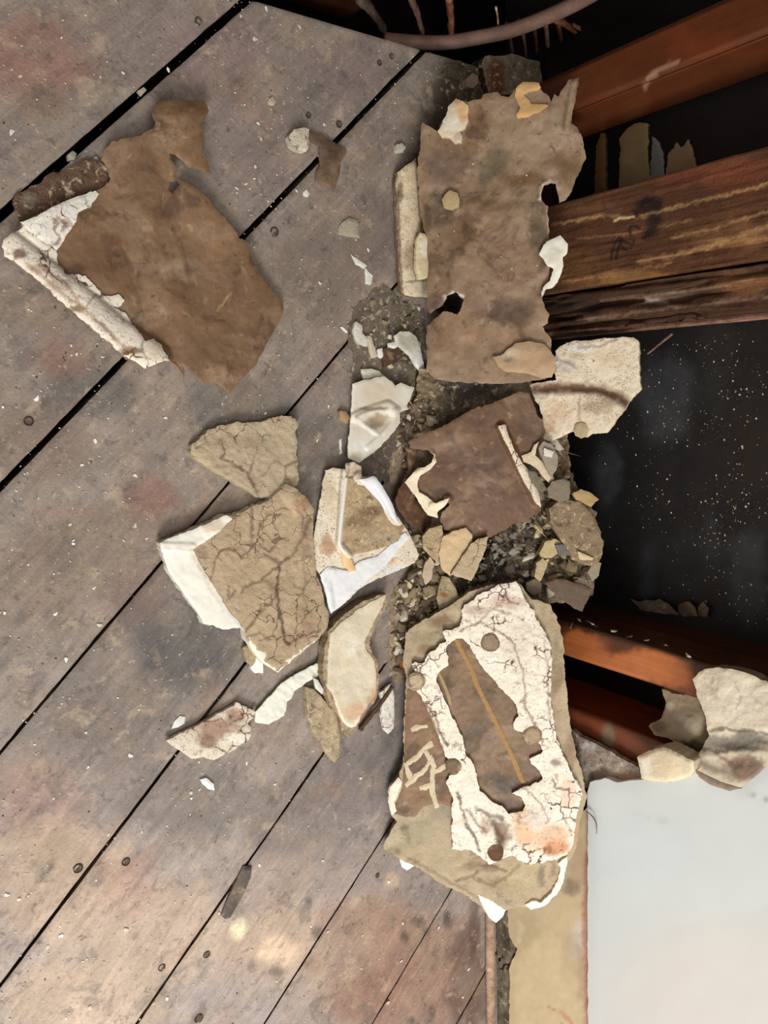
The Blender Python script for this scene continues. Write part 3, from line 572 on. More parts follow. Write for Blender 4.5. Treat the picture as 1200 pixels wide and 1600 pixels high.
# --- scrap by the second board gap
hC = HF(.002, 30, 64, fine=.0003, gauss=[(515, 240, 16, .004)])
C_ = piece('brown_paper_scrap', 'small folded brown paper scrap lying across the second board gap beside a crumb of plaster', 'paper scrap',
     [(485, 204), (505, 212), (522, 222), (540, 231), (542, 240), (533, 252), (530, 275), (522, 297), (508, 290), (492, 282), (493, 270), (500, 260), (498, 245), (500, 229), (487, 222), (480, 212)], FLOOR, .004, .001, M_PAPER, (102, 84, 66), hC, grid=2.5, seed=64, ja=1.5, blobs=[(515, 245, 18, 14, (76, 58, 44), .7), (510, 285, 16, 10, (116, 90, 62), .6)])
def crumb(poly, z, th, label, m=M_CREAM, c=(206, 196, 172), name='plaster_chip', cat='plaster chip', seed=0, plane=FLOOR, hf=None, **k):
    o = slab(name, poly, plane, z, th, m, c, hf or HF(.0008, 14, seed, fine=.0006), grid=2.2, ja=1.2, seed=seed, **k)
    return tag(o, label, cat)
crumb([(452, 212), (460, 202), (475, 199), (483, 202), (483, 230), (478, 237), (465, 234), (455, 226)], .012, .010, 'pale plaster crumb between the boards and the small brown paper scrap', seed=65, m=M_ROUGH, c=(204, 194, 172))
crumb([(530, 352), (545, 340), (558, 345), (562, 372), (545, 370), (530, 365)], .003, .003, 'flat grey-beige plaster chip alone right of the upper left brown sheet', seed=66, c=(166, 158, 136))
crumb([(548, 398), (556, 402), (574, 415), (568, 420), (556, 413)], .0015, .001, 'thin white paint sliver pointing at a triangular flake', M_PAINT, (222, 222, 212), 'paint_flake', 'paint flake', 67)
crumb([(570, 418), (583, 431), (580, 445), (571, 444)], .0015, .001, 'triangular white paint flake next to the thin sliver', M_PAINT, (222, 222, 212), 'paint_flake', 'paint flake', 68)
crumb([(268, 1139), (272, 1128), (281, 1118), (290, 1120), (288, 1131), (278, 1137)], .002, .0015, 'small white paint flake above the brown-stained chip at lower left', M_PAINT, (226, 226, 216), 'paint_flake', 'paint flake', 69)
crumb([(313, 1218), (322, 1216), (334, 1225), (335, 1235), (325, 1233), (316, 1226)], .0025, .0015, 'bright white paint flake below the brown-stained chip, nothing else near it', M_PAINT, (236, 236, 230), 'paint_flake', 'paint flake', 70)
crumb([(420, 155), (426, 151), (431, 158), (428, 164), (421, 162)], .003, .003, 'grey-beige plaster crumb on the mauve board near the hole', seed=71, c=(180, 170, 148))
crumb([(619, 226), (628, 223), (634, 230), (630, 239), (621, 237)], .006, .006, 'round pale plaster crumb left of the top of the tall brown sheet', seed=72, c=(190, 184, 166))
crumb([(729, 124), (738, 114), (747, 118), (748, 130), (740, 138), (730, 135)], .012, .010, 'rounded tan plaster lump in the dark corner grit', seed=73, c=(136, 120, 98))
crumb([(474, 300), (479, 296), (484, 303), (481, 308), (475, 306)], .002, .0015, 'tiny white flake just below the small brown paper scrap', M_PAINT, (226, 224, 214), 'paint_flake', 'paint flake', 74)
crumb([(105, 242), (113, 236), (120, 240), (116, 250), (107, 250)], .002, .006, 'pale pebble wedged in the widest board gap', seed=75, c=(150, 144, 132))
crumb([(216, 142), (224, 136), (229, 141), (222, 149)], .0015, .006, 'small pale pebble wedged in the widest board gap nearer the photo top', seed=76, c=(176, 166, 148))
# splinter lying at board end
o = piece('wood_splinter', 'grey-brown wooden splinter lying along a board gap near the photo bottom', 'wood splinter',
     [(380, 1353), (394, 1354), (392, 1372), (384, 1390), (372, 1412), (360, 1434), (352, 1436), (346, 1430), (352, 1412), (364, 1388)], FLOOR, .0022, .004, M_FLOOR, (92, 82, 74), HF(.0006, 20, 77), grid=2.5, ja=.8, seed=77, blobs=[(388, 1356, 12, 5, (52, 44, 38), .8)])
# --- left beige slabs
hN1 = HF(.0016, 40, 81, fine=.0009, grooves=[([(345, 690), (350, 715), (375, 730), (390, 740)], 2.2, .0008)])
CR = (112, 86, 72)
N1 = piece('plaster_slab', 'beige cracked plaster slab with rounded end, upper of the two touching slabs left of centre', 'plaster slab',
     [(298, 705), (301, 694), (313, 684), (326, 672), (345, 665), (370, 660), (410, 658), (440, 650), (455, 652), (466, 660), (461, 675), (465, 690), (463, 710), (466, 730), (466, 757), (450, 770), (420, 778), (400, 776), (385, 765), (370, 758), (350, 745), (335, 738), (315, 725), (304, 715)],
     FLOOR, .011, .010, M_SAND, (186, 168, 140), hN1, seed=81, grid=2.5, ja=3, edge=(176, 160, 126), var=.08,
     blobs=[(320, 720, 16, 12, (196, 180, 142), .7), (380, 690, 60, 16, (158, 140, 114), .6), (330, 690, 20, 10, (166, 146, 118), .5), (430, 700, 24, 30, (180, 164, 134), .5)],
     strokes=[([(345, 688), (352, 706), (345, 716), (366, 724), (386, 738), (398, 762)], 2, CR, .85), ([(402, 700), (396, 722), (390, 740)], 1.8, CR, .7), ([(465, 718), (448, 728), (444, 750)], 2.4, CR, .7), ([(350, 670), (356, 666)], 3, (140, 104, 78), .8), ([(388, 745), (404, 770)], 3, CR, .6), ([(410, 745), (430, 720), (444, 728)], 1.6, CR, .5), ([(305, 700), (325, 690)], 1.6, CR, .6)])
gN2 = []
gN2_ = [([(410, 815), (422, 806), (440, 808), (448, 820)], 3, .002), ([(445, 925), (438, 960), (445, 1000)], 3, .003), ([(405, 968), (418, 945), (436, 935)], 3, .002), ([(395, 800), (395, 850), (420, 870), (446, 878), (470, 850)], 4, .0015)]
hN2 = HF(.0022, 50, 83, fine=.0009, grooves=gN2, ridges=[([(460, 770), (485, 800), (485, 830)], 20, .005)])
N2 = piece('plaster_slab', 'big beige cracked plaster slab with a white painted folded edge, lower of the two touching slabs', 'plaster slab',
     [(250, 848), (280, 836), (320, 820), (352, 804), (368, 804), (395, 792), (420, 783), (438, 765), (448, 755), (465, 764), (480, 780), (490, 795), (490, 830), (492, 870), (495, 900), (505, 930), (514, 965), (511, 980), (500, 995), (470, 1018), (434, 1049), (412, 1034), (395, 1012), (384, 998), (380, 980), (350, 983), (335, 978), (318, 975), (312, 962), (290, 930), (265, 895), (252, 860)],
     FLOOR, .018, .012, M_SAND, (182, 161, 132), hN2, seed=83, grid=2.5, ja=2.5, edge=(226, 220, 200), var=.08,
     blobs=[(380, 860, 60, 60, (182, 160, 130), .6), (470, 790, 18, 26, (158, 126, 94), .7), (475, 840, 14, 40, (140, 116, 98), .6), (455, 800, 10, 14, (196, 172, 140), .6), (440, 910, 30, 20, (160, 138, 112), .5), (470, 950, 26, 50, (180, 158, 126), .5), (480, 975, 16, 30, (158, 128, 106), .6), (315, 865, 12, 14, (140, 120, 100), .6), (450, 1000, 30, 20, (164, 136, 110), .6)],
     strokes=[([(412, 848), (404, 835), (406, 818), (418, 806), (438, 804)], 2.2, CR, .85), ([(452, 845), (440, 840), (428, 845), (430, 855), (420, 862), (405, 852)], 2.2, CR, .85), ([(392, 790), (394, 820), (392, 850), (408, 866), (438, 878), (456, 870), (470, 845), (486, 810)], 3.2, CR, .7), ([(345, 862), (366, 858), (378, 872), (386, 864), (398, 852)], 2, CR, .85), ([(345, 862), (336, 880), (330, 905)], 1.6, CR, .7), ([(356, 915), (358, 935), (366, 925)], 2.2, CR, .75), ([(376, 926), (382, 916), (402, 912), (414, 902), (434, 885), (450, 870)], 2.4, CR, .75), ([(436, 884), (432, 925), (438, 965), (444, 1000), (452, 1008)], 2.6, (74, 58, 50), .9), ([(385, 985), (402, 962), (414, 948), (430, 936)], 3, CR, .8), ([(455, 1004), (476, 994), (500, 985)], 2, CR, .75), ([(472, 870), (478, 900), (474, 930), (482, 955)], 3, CR, .45), ([(388, 996), (405, 988), (420, 1000)], 2.6, CR, .6), ([(410, 905), (432, 920)], 4, CR, .4)])
slab('white_painted_edge', [(250, 848), (280, 836), (320, 820), (353, 804), (363, 810), (346, 828), (322, 846), (302, 858), (310, 875), (325, 902), (343, 930), (358, 955), (380, 980), (350, 983), (335, 978), (318, 975), (312, 962), (290, 930), (265, 895), (252, 860)], FLOOR, .0195, .003, M_PAINT, (238, 234, 220), HF(.0022, 50, 83, fine=.0003, ridges=[([(252, 854), (300, 856)], 8, .002)]), parent=N2, seed=84, grid=2.5, ja=1.8,
     blobs=[(335, 822, 24, 12, (206, 180, 146), .6), (300, 905, 14, 40, (240, 238, 224), .5)], strokes=[([(254, 856), (304, 860)], 2, (200, 184, 150), .6), ([(296, 862), (320, 905), (350, 955)], 2.2, (208, 192, 160), .5)])['label'] = 'white painted folded edge'
slab('white_painted_edge', [(380, 982), (388, 988), (398, 1002), (415, 1018), (430, 1030), (436, 1036), (452, 1026), (480, 1006), (500, 990), (494, 1001), (470, 1020), (434, 1051), (410, 1035), (394, 1014)], FLOOR, .017, .010, M_PAINT, (234, 228, 206), HF(.001, 40, 85), parent=N2, seed=85, grid=2.5, ja=2)
# --- lower left pieces
crumb([(398, 1128), (400, 1112), (415, 1095), (440, 1068), (460, 1055), (480, 1044), (495, 1036), (500, 1043), (497, 1056), (480, 1066), (460, 1080), (456, 1092), (449, 1096), (447, 1108), (444, 1118), (420, 1132), (408, 1130)], .007, .002, 'long white paint sliver below the big beige slab', M_PAINT, (228, 228, 212), 'paint_flake', 'paint flake', 87)
o = piece('plaster_chip', 'white plaster chip with a large brown stain, furthest lower left of the bigger chips', 'plaster chip',
     [(260, 1158), (290, 1143), (330, 1122), (355, 1107), (370, 1098), (385, 1105), (400, 1113), (396, 1122), (386, 1130), (393, 1142), (390, 1155), (365, 1172), (334, 1188), (318, 1183), (300, 1186), (286, 1176)], FLOOR, .009, .005, M_WHITE, (218, 206, 186), HF(.0015, 30, 88, fine=.0008), grid=2.5, ja=2, seed=88, var=.08,
     blobs=[(340, 1140, 46, 22, (158, 128, 108), .9), (370, 1118, 20, 16, (150, 118, 100), .8), (325, 1160, 22, 14, (128, 98, 80), .8), (375, 1112, 10, 8, (196, 164, 140), .6), (368, 1155, 22, 12, (232, 228, 212), .8)])
crumb([(478, 1074), (490, 1077), (505, 1092), (520, 1110), (530, 1128), (531, 1150), (531, 1180), (523, 1192), (512, 1180), (500, 1162), (490, 1145), (482, 1120), (479, 1095)], .012, .008, 'rough beige leaf-shaped mortar chip lying below the pointed plaster piece', M_ROUGH, (172, 154, 126), seed=89)
crumb([(594, 1082), (612, 1068), (616, 1090), (616, 1115), (615, 1138), (607, 1147), (600, 1140), (594, 1118), (598, 1100)], .010, .004, 'white brown-speckled plaster sliver pressed against the leaning slab', M_WHITE, (222, 216, 204), seed=90)
o = tube('wood_splinter', [F(614, 1072, .012), F(596, 1098, .010), F(578, 1120, .007), F(562, 1141, .004)], (.003, .004), M_AGED, (80, 58, 44), n=8, squash=.6, jit=.5)
tag(o, 'thin dark brown wood splinter next to the speckled white sliver', 'wood splinter')
crumb([(380, 1012), (392, 1004), (399, 1016), (399, 1034), (394, 1041), (385, 1035)], .008, .006, 'rough beige crumb at the lower corner of the big beige slab', M_ROUGH, (162, 146, 116), seed=91)
crumb([(394, 1022), (402, 1028), (411, 1036), (411, 1052), (399, 1052), (393, 1045)], .005, .004, 'small white flake poking from the lower corner of the big beige slab', M_PAINT, (232, 232, 222), 'paint_flake', 'paint flake', 92)
crumb([(490, 1060), (497, 1062), (506, 1080), (503, 1085), (493, 1076)], .012, .003, 'small white flake between the long white sliver and the leaf-shaped chip', M_PAINT, (224, 222, 210), 'paint_flake', 'paint flake', 93)
# pointed plaster piece
Pp = piece('plaster_slab', 'long pointed cream plaster piece with crumbling beige sides, between the folded papers and the chips', 'plaster slab',
     [(512, 985), (530, 968), (560, 943), (590, 930), (607, 928), (604, 945), (594, 965), (584, 985), (578, 1008), (588, 1030), (592, 1060), (588, 1090), (570, 1115), (556, 1140), (545, 1153), (533, 1145), (530, 1122), (516, 1100), (508, 1070), (505, 1040), (508, 1010)], FLOOR, .020, .014, M_ROUGH, (168, 146, 118), HF(.002, 30, 94, fine=.001), seed=94, grid=2.5, ja=3, edge=(140, 122, 96))
slab('painted_face', [(516, 990), (535, 972), (562, 950), (592, 935), (603, 930), (598, 948), (586, 968), (578, 985), (570, 1002), (573, 1018), (585, 1032), (588, 1060), (586, 1085), (568, 1112), (556, 1134), (548, 1137), (536, 1128), (530, 1115), (522, 1090), (512, 1072), (512, 1030)], FLOOR, .0222, .003, M_CREAM, (216, 204, 178), HF(.002, 30, 94, fine=.0002), parent=Pp, seed=95, grid=2.5, ja=2.2, edge=(230, 222, 200),
     blobs=[(560, 1010, 26, 20, (228, 222, 206), .6), (560, 1110, 26, 18, (206, 160, 120), .6), (582, 1090, 10, 20, (196, 148, 110), .7), (530, 1100, 10, 20, (220, 190, 150), .5), (545, 1080, 26, 24, (210, 200, 180), .5), (548, 970, 40, 14, (222, 210, 182), .5)], strokes=[([(512, 1080), (524, 1100), (540, 1132), (548, 1139)], 3, (240, 236, 222), .7), ([(548, 1138), (562, 1122)], 3, (240, 232, 214), .6)])['label'] = 'cream face with rusty stain at the tip'
# --- folded papers
h1 = HF(.0012, 30, 97, fine=.0002, ridges=[([(556, 652), (580, 642), (606, 634), (618, 642)], 9, .004), ([(618, 642), (614, 660), (598, 680), (575, 700)], 5, .0022), ([(558, 656), (590, 678)], 4, .0015)], gauss=[(590, 656, 14, -.004)])
O1 = piece('folded_paper', 'white torn wallpaper piece with a folded pocket, uppermost of the white papers in the centre', 'paper scrap',
     [(551, 600), (570, 594), (598, 588), (612, 596), (618, 603), (626, 598), (648, 605), (643, 620), (636, 634), (640, 640), (625, 645), (625, 660), (612, 680), (592, 700), (575, 714), (562, 723), (545, 716), (543, 700), (547, 670), (548, 650), (550, 620)], FLOOR, .012, .0014, M_PAINT, (222, 214, 196), h1, seed=97, grid=2.2, ja=1.5,
     blobs=[(595, 615, 40, 24, (210, 196, 170), .7), (590, 658, 24, 16, (150, 132, 106), .85), (592, 655, 10, 8, (180, 156, 120), .6), (582, 638, 30, 5, (120, 98, 76), .7), (565, 700, 20, 20, (232, 230, 222), .6), (556, 712, 12, 8, (190, 172, 142), .5)],
     strokes=[([(575, 670), (600, 680)], 3, (236, 232, 222), .8), ([(560, 655), (575, 672), (590, 680)], 2.2, (238, 234, 224), .7), ([(557, 650), (575, 640), (605, 637)], 2.4, (120, 98, 76), .6)])
crumb([(564, 577), (580, 576), (592, 580), (604, 590), (590, 590), (568, 593)], .005, .002, 'white strip lying just above the white paper with the folded pocket', M_PAINT, (220, 212, 192), 'paint_flake', 'paint flake', 98)
crumb([(531, 642), (540, 643), (548, 652), (543, 662), (532, 655)], .007, .006, 'tan chip touching the left side of the white paper with the folded pocket', seed=99, c=(170, 140, 106))
crumb([(531, 686), (534, 685), (534, 708), (531, 710)], .0015, .001, 'thin upright white sliver left of the folded pocket paper', M_PAINT, (222, 220, 212), 'paint_flake', 'paint flake', 100)
crumb([(616, 524), (625, 518), (640, 518), (652, 528), (657, 545), (664, 578), (659, 585), (650, 572), (640, 556), (628, 545), (620, 538)], .010, .003, 'pointed grey and white plaster shard at the lower left of the tall brown sheet', M_CREAM, (214, 210, 196), seed=101, blobs=[(635, 535, 22, 16, (168, 162, 142), .8), (655, 570, 12, 16, (234, 232, 226), .8)])
crumb([(597, 546), (612, 541), (624, 545), (630, 556), (620, 566), (600, 574)], .006, .006, 'dark brown backing scrap between two white flakes near the pointed shard', M_PAPER, (86, 62, 48), seed=102, name='brown_paper_scrap', cat='paper scrap')
crumb([(556, 502), (566, 508), (566, 520), (577, 530), (574, 542), (562, 538), (555, 528), (552, 515)], .005, .004, 'pale curled flake sitting on the narrow board gap above the centre', M_CREAM, (206, 202, 190), 'paint_flake', 'paint flake', 103)
crumb([(573, 524), (580, 526), (587, 545), (588, 558), (581, 560), (578, 545)], .005, .003, 'narrow cream flake right of the curled one on the board gap', M_CREAM, (204, 192, 164), 'paint_flake', 'paint flake', 104)
crumb([(531, 511), (535, 510), (544, 518), (541, 521)], .0015, .001, 'small white sliver just left of the narrow board gap', M_PAINT, (232, 230, 222), 'paint_flake', 'paint flake', 105)
crumb([(590, 545), (597, 544), (601, 556), (596, 560), (590, 556)], .006, .003, 'white flake on the left of the dark brown backing scrap', M_PAINT, (228, 226, 218), 'paint_flake', 'paint flake', 106)
crumb([(606, 536), (618, 534), (624, 540), (616, 545), (607, 543)], .008, .003, 'white flake on top of the dark brown backing scrap', M_PAINT, (228, 226, 218), 'paint_flake', 'paint flake', 107)
h2 = HF(.0015, 30, 110, fine=.0004, ridges=[([(540, 728), (536, 760), (532, 820), (530, 850), (545, 868)], 6, .009), ([(562, 748), (585, 755), (605, 785), (620, 812)], 12, .006)])
planeO = P3(F(500, 800, .012), F(510, 940, .010), F(640, 850, .030))
O2 = piece('folded_paper', 'crumpled folded wallpaper with sandy plaster inside, beside the cracked beige slabs', 'paper scrap',
     [(509, 736), (520, 731), (540, 734), (540, 724), (552, 722), (563, 728), (566, 745), (580, 745), (588, 746), (600, 765), (612, 785), (620, 805), (634, 824), (645, 845), (655, 868), (648, 880), (625, 890), (600, 900), (575, 912), (560, 922), (540, 942), (517, 958), (511, 932), (503, 905), (494, 888), (490, 868), (491, 835), (497, 800), (503, 765)], planeO, 0, .002, M_FLECK, (224, 212, 190), h2, seed=110, grid=2.2, ja=1.5, edge=(226, 220, 208),
     blobs=[(514, 770, 20, 40, (206, 188, 156), .7), (512, 850, 16, 22, (170, 130, 96), .8), (505, 820, 10, 20, (222, 212, 196), .5), (545, 915, 40, 34, (224, 226, 230), .95), (600, 890, 40, 14, (220, 220, 218), .8), (635, 862, 18, 16, (226, 214, 190), .7), (608, 875, 16, 10, (200, 156, 104), .8), (552, 735, 12, 10, (186, 160, 124), .7), (595, 775, 30, 20, (212, 214, 220), .7), (548, 885, 12, 12, (232, 190, 140), .6)])
slab('sandy_plaster', [(541, 748), (552, 745), (566, 752), (582, 768), (596, 785), (612, 805), (632, 824), (622, 845), (600, 856), (575, 862), (548, 868), (536, 858), (533, 845), (535, 810), (538, 780)], planeO, .0035, .003, M_ROUGH, (170, 148, 116), HF(.0015, 30, 111, fine=.0008), parent=O2, seed=111, grid=2.2, ja=1.5,
     blobs=[(580, 800, 26, 12, (112, 82, 60), .7), (560, 815, 26, 10, (116, 88, 66), .7), (600, 840, 30, 14, (172, 158, 132), .6), (555, 775, 18, 16, (182, 158, 120), .6)])['label'] = 'sandy beige plaster core'
slab('white_painted_face', [(500, 898), (512, 886), (526, 888), (545, 892), (560, 878), (590, 868), (604, 858), (632, 832), (640, 840), (620, 862), (606, 880), (590, 893), (572, 908), (556, 920), (536, 943), (517, 959), (511, 935)], planeO, .003, .0015, M_PAINT, (226, 226, 226), HF(.0015, 30, 114, fine=.0003, ridges=[([(520, 892), (512, 910), (518, 950)], 6, .002)]), parent=O2, seed=114, grid=2.2, ja=1.5)['label'] = 'bluish white painted face'
slab('curled_edge', [(560, 749), (572, 748), (584, 744), (594, 754), (606, 774), (616, 795), (622, 820), (608, 805), (594, 786), (578, 768)], planeO, .010, .0012, M_PAINT, (218, 218, 222), HF(.0005, 30, 112, fine=.0001, ridges=[([(565, 745), (590, 752), (612, 785), (622, 810)], 12, .006)]), parent=O2, seed=112, grid=2.2, ja=1)['label'] = 'bluish white curled edge'
tube('curled_edge', [planeO.at(540, 745, .006), planeO.at(535, 790, .008), planeO.at(531, 830, .008), planeO.at(531, 852, .008), planeO.at(544, 868, .006)], (.0034, .0024), M_PAINT, (226, 220, 208), parent=O2, n=10)
slab('ochre_tab', [(532, 858), (540, 866), (548, 872), (556, 892), (546, 894), (536, 884)], planeO, .006, .001, M_CREAM, (226, 190, 140), HF(.001), parent=O2, seed=113, grid=2, ja=.8)
# --- tall brown sheet leaning from floor to studs
plE = P3(F(640, 250, .016), F(640, 500, .016), W(905, 300, -.022))
hE = HF(.006, 55, 121, fine=.0004, ridges=[([(898, 128), (892, 165), (886, 200)], 7, .005), ([(870, 290), (850, 287), (844, 310)], 5, .003), ([(740, 322), (775, 308), (810, 294), (860, 262)], 12, .0012)], gauss=[(740, 420, 60, .008), (800, 220, 60, .006), (900, 250, 30, -.01), (770, 330, 60, .005), (650, 400, 30, -.004)])
E_ = piece('brown_paper_sheet', 'tall brown stained paper sheet leaning from the floor up against the wall studs', 'wall backing paper',
     [(714, 155), (730, 158), (752, 155), (755, 147), (778, 143), (783, 150), (795, 152), (805, 138), (816, 128), (842, 129), (845, 140), (858, 150), (861, 162), (866, 146), (871, 151), (878, 140), (890, 125), (905, 121), (902, 140), (897, 165), (893, 192), (902, 199), (910, 215), (914, 235), (916, 246), (909, 262), (900, 280), (893, 300), (884, 312), (874, 317), (871, 300), (868, 288), (860, 286), (850, 290), (845, 305), (848, 315), (856, 322), (856, 345), (858, 372), (862, 400), (856, 440), (848, 458), (846, 466), (852, 480), (858, 492), (856, 505), (848, 510), (853, 520), (861, 530), (862, 560), (862, 588), (845, 594), (820, 597), (780, 600), (740, 598), (715, 597), (680, 592), (665, 580), (668, 560), (666, 535), (668, 510), (678, 500), (694, 487), (700, 486), (714, 491), (722, 480), (724, 467), (712, 458), (698, 463), (692, 476), (672, 490), (668, 480), (668, 440), (666, 400), (664, 365), (656, 330), (653, 285), (652, 247), (656, 235), (657, 205), (660, 192), (668, 196), (684, 206), (688, 195), (697, 178), (700, 165)],
     plE, 0, .0015, M_PAPER, (140, 116, 92), hE, grid=3, ja=2.2, seed=121, var=.16, edge=(164, 140, 112), under=.0015,
     blobs=[(760, 210, 60, 50, (156, 134, 108), .7), (820, 190, 50, 60, (150, 128, 102), .7), (740, 185, 30, 30, (112, 74, 44), .8), (720, 220, 50, 26, (116, 84, 60), .7), (690, 270, 24, 50, (130, 106, 90), .7), (760, 270, 16, 22, (92, 84, 68), .8), (735, 345, 22, 20, (80, 64, 50), .8), (668, 340, 10, 30, (80, 62, 48), .8), (845, 390, 16, 40, (104, 84, 66), .6), (745, 410, 20, 50, (146, 114, 92), .6), (800, 505, 30, 14, (96, 74, 56), .7), (700, 260, 50, 40, (112, 92, 76), .7), (775, 250, 24, 34, (104, 92, 72), .8), (840, 230, 40, 40, (156, 134, 108), .6), (820, 280, 50, 12, (106, 76, 46), .8), (870, 200, 14, 40, (152, 134, 110), .7), (895, 260, 26, 50, (128, 100, 70), .8), (690, 330, 30, 40, (88, 72, 56), .8), (725, 300, 30, 30, (140, 116, 92), .6), (760, 320, 60, 16, (108, 84, 58), .7), (790, 300, 60, 16, (138, 116, 92), .5), (840, 350, 22, 50, (94, 78, 60), .8), (760, 370, 70, 50, (130, 100, 76), .7), (720, 420, 40, 60, (120, 94, 72), .6), (800, 420, 50, 50, (132, 102, 80), .6), (790, 485, 70, 26, (84, 64, 48), .85), (740, 480, 26, 16, (120, 92, 68), .5), (720, 530, 60, 50, (138, 108, 78), .7), (800, 530, 50, 30, (140, 110, 80), .7), (735, 560, 16, 20, (104, 80, 60), .6), (700, 560, 24, 40, (118, 90, 64), .6), (850, 480, 14, 30, (148, 122, 92), .7), (678, 480, 20, 30, (110, 88, 80), .7), (735, 230, 20, 12, (116, 84, 54), .7)],
     strokes=[([(652, 250), (656, 310), (662, 350)], 3, (150, 120, 92), .5), ([(700, 330), (745, 310), (760, 320)], 4, (90, 70, 52), .5), ([(893, 125), (890, 165), (884, 190)], 3, (168, 152, 128), .6), ([(845, 312), (845, 290), (858, 284), (870, 288)], 3, (222, 206, 180), .9), ([(696, 465), (708, 458), (722, 462)], 3, (222, 214, 200), .95), ([(856, 330), (859, 372)], 2.4, (196, 176, 146), .7), ([(722, 470), (718, 492)], 3, (160, 122, 88), .6), ([(850, 470), (858, 492), (850, 508), (860, 528)], 2.5, (176, 150, 112), .6)])
slab('plaster_corner', [(712, 154), (722, 158), (731, 165), (732, 190), (726, 200), (717, 205), (722, 213), (721, 223), (710, 224), (702, 215), (690, 215), (684, 206), (690, 195), (697, 178), (701, 166)], plE, .006, .006, M_CREAM, (216, 198, 170), hE, parent=E_, seed=122, grid=2.5, ja=2, blobs=[(722, 175, 14, 24, (200, 158, 104), .8), (700, 195, 18, 16, (226, 216, 200), .7), (716, 215, 10, 10, (170, 154, 132), .6), (715, 158, 8, 6, (190, 130, 84), .7)])['label'] = 'cream plaster corner with rusty stain'
slab('tan_patch', [(806, 137), (816, 128), (842, 129), (845, 137), (838, 142), (824, 144), (819, 148), (827, 156), (830, 163), (846, 163), (857, 164), (848, 172), (834, 178), (826, 184), (808, 184), (807, 177), (812, 168), (805, 150)], plE, .003, .002, M_CREAM, (206, 164, 112), hE, parent=E_, seed=123, grid=2.2, ja=1.4)['label'] = 'tan patch of bare facing'
slab('plaster_flap', [(770, 558), (782, 556), (788, 552), (793, 545), (806, 537), (830, 533), (850, 537), (861, 548), (868, 562), (867, 578), (862, 590), (845, 591), (820, 583), (788, 580), (777, 572)], plE, .006, .003, M_CREAM, (182, 154, 122), hE, parent=E_, seed=124, grid=2.5, ja=1.6, blobs=[(792, 560, 9, 8, (112, 102, 88), .8), (795, 552, 20, 12, (204, 188, 160), .6), (840, 560, 30, 20, (170, 140, 108), .5)])['label'] = 'pale plaster flap at the bottom'
slab('plaster_disc', [(690, 312), (695, 303), (703, 297), (715, 302), (718, 312), (716, 323), (706, 328), (694, 325)], plE, .008, .005, M_CREAM, (178, 156, 116), hE, parent=E_, seed=125, grid=2.2, ja=1)['label'] = 'round tan plaster plug'
slab('white_chip', [(849, 383), (857, 376), (866, 372), (875, 368), (887, 380), (885, 396), (880, 401), (880, 415), (872, 440), (864, 448), (853, 452), (847, 464), (846, 456), (852, 445), (860, 438), (864, 420), (856, 415), (848, 405), (842, 398)], plE, .010, .004, M_PAINT, (226, 222, 206), hE, parent=E_, seed=126, grid=2.2, ja=1.6, blobs=[(865, 400, 14, 20, (214, 206, 184), .6)])['label'] = 'white painted chip on the stud side'
o = piece('plaster_strip', 'narrow whitish speckled plaster strip along the left side of the tall brown sheet', 'plaster strip',
     [(621, 270), (635, 258), (650, 247), (653, 262), (655, 290), (659, 320), (663, 345), (669, 362), (655, 366), (652, 380), (650, 400), (652, 430), (672, 433), (672, 465), (650, 464), (633, 462), (627, 455), (624, 430), (621, 370), (620, 310), (618, 285)], FLOOR, .012, .006, M_FLECK, (216, 200, 168), HF(.001, 30, 127, fine=.0008, ridges=[([(638, 265), (640, 360), (645, 455)], 18, .010)]), seed=127, grid=2.5, ja=1.2, edge=(120, 96, 76),
     blobs=[(626, 300, 6, 24, (112, 88, 68), .8), (644, 400, 24, 30, (130, 104, 82), .6), (652, 445, 30, 12, (216, 204, 176), .7), (640, 275, 18, 12, (206, 184, 146), .5), (660, 350, 6, 18, (214, 192, 152), .6)], strokes=[([(634, 440), (672, 437)], 2, (100, 76, 58), .7), ([(622, 300), (624, 400), (628, 455)], 2, (84, 64, 52), .7)])
o = piece('plaster_chip', 'pale flake curling over the lower end of the narrow speckled plaster strip', 'plaster chip',
     [(652, 372), (657, 363), (664, 366), (671, 373), (680, 372), (690, 363), (697, 364), (697, 385), (701, 408), (690, 424), (678, 432), (655, 437), (650, 420), (650, 395)], FLOOR, .030, .004, M_CREAM, (210, 194, 156), HF(.001, 20, 128, fine=.0004, ridges=[([(660, 370), (660, 430)], 12, .004), ([(692, 368), (694, 405)], 10, .003)]), seed=128, grid=2.2, ja=1.4, blobs=[(665, 388, 12, 18, (232, 226, 206), .7), (690, 420, 14, 10, (160, 148, 124), .7)])
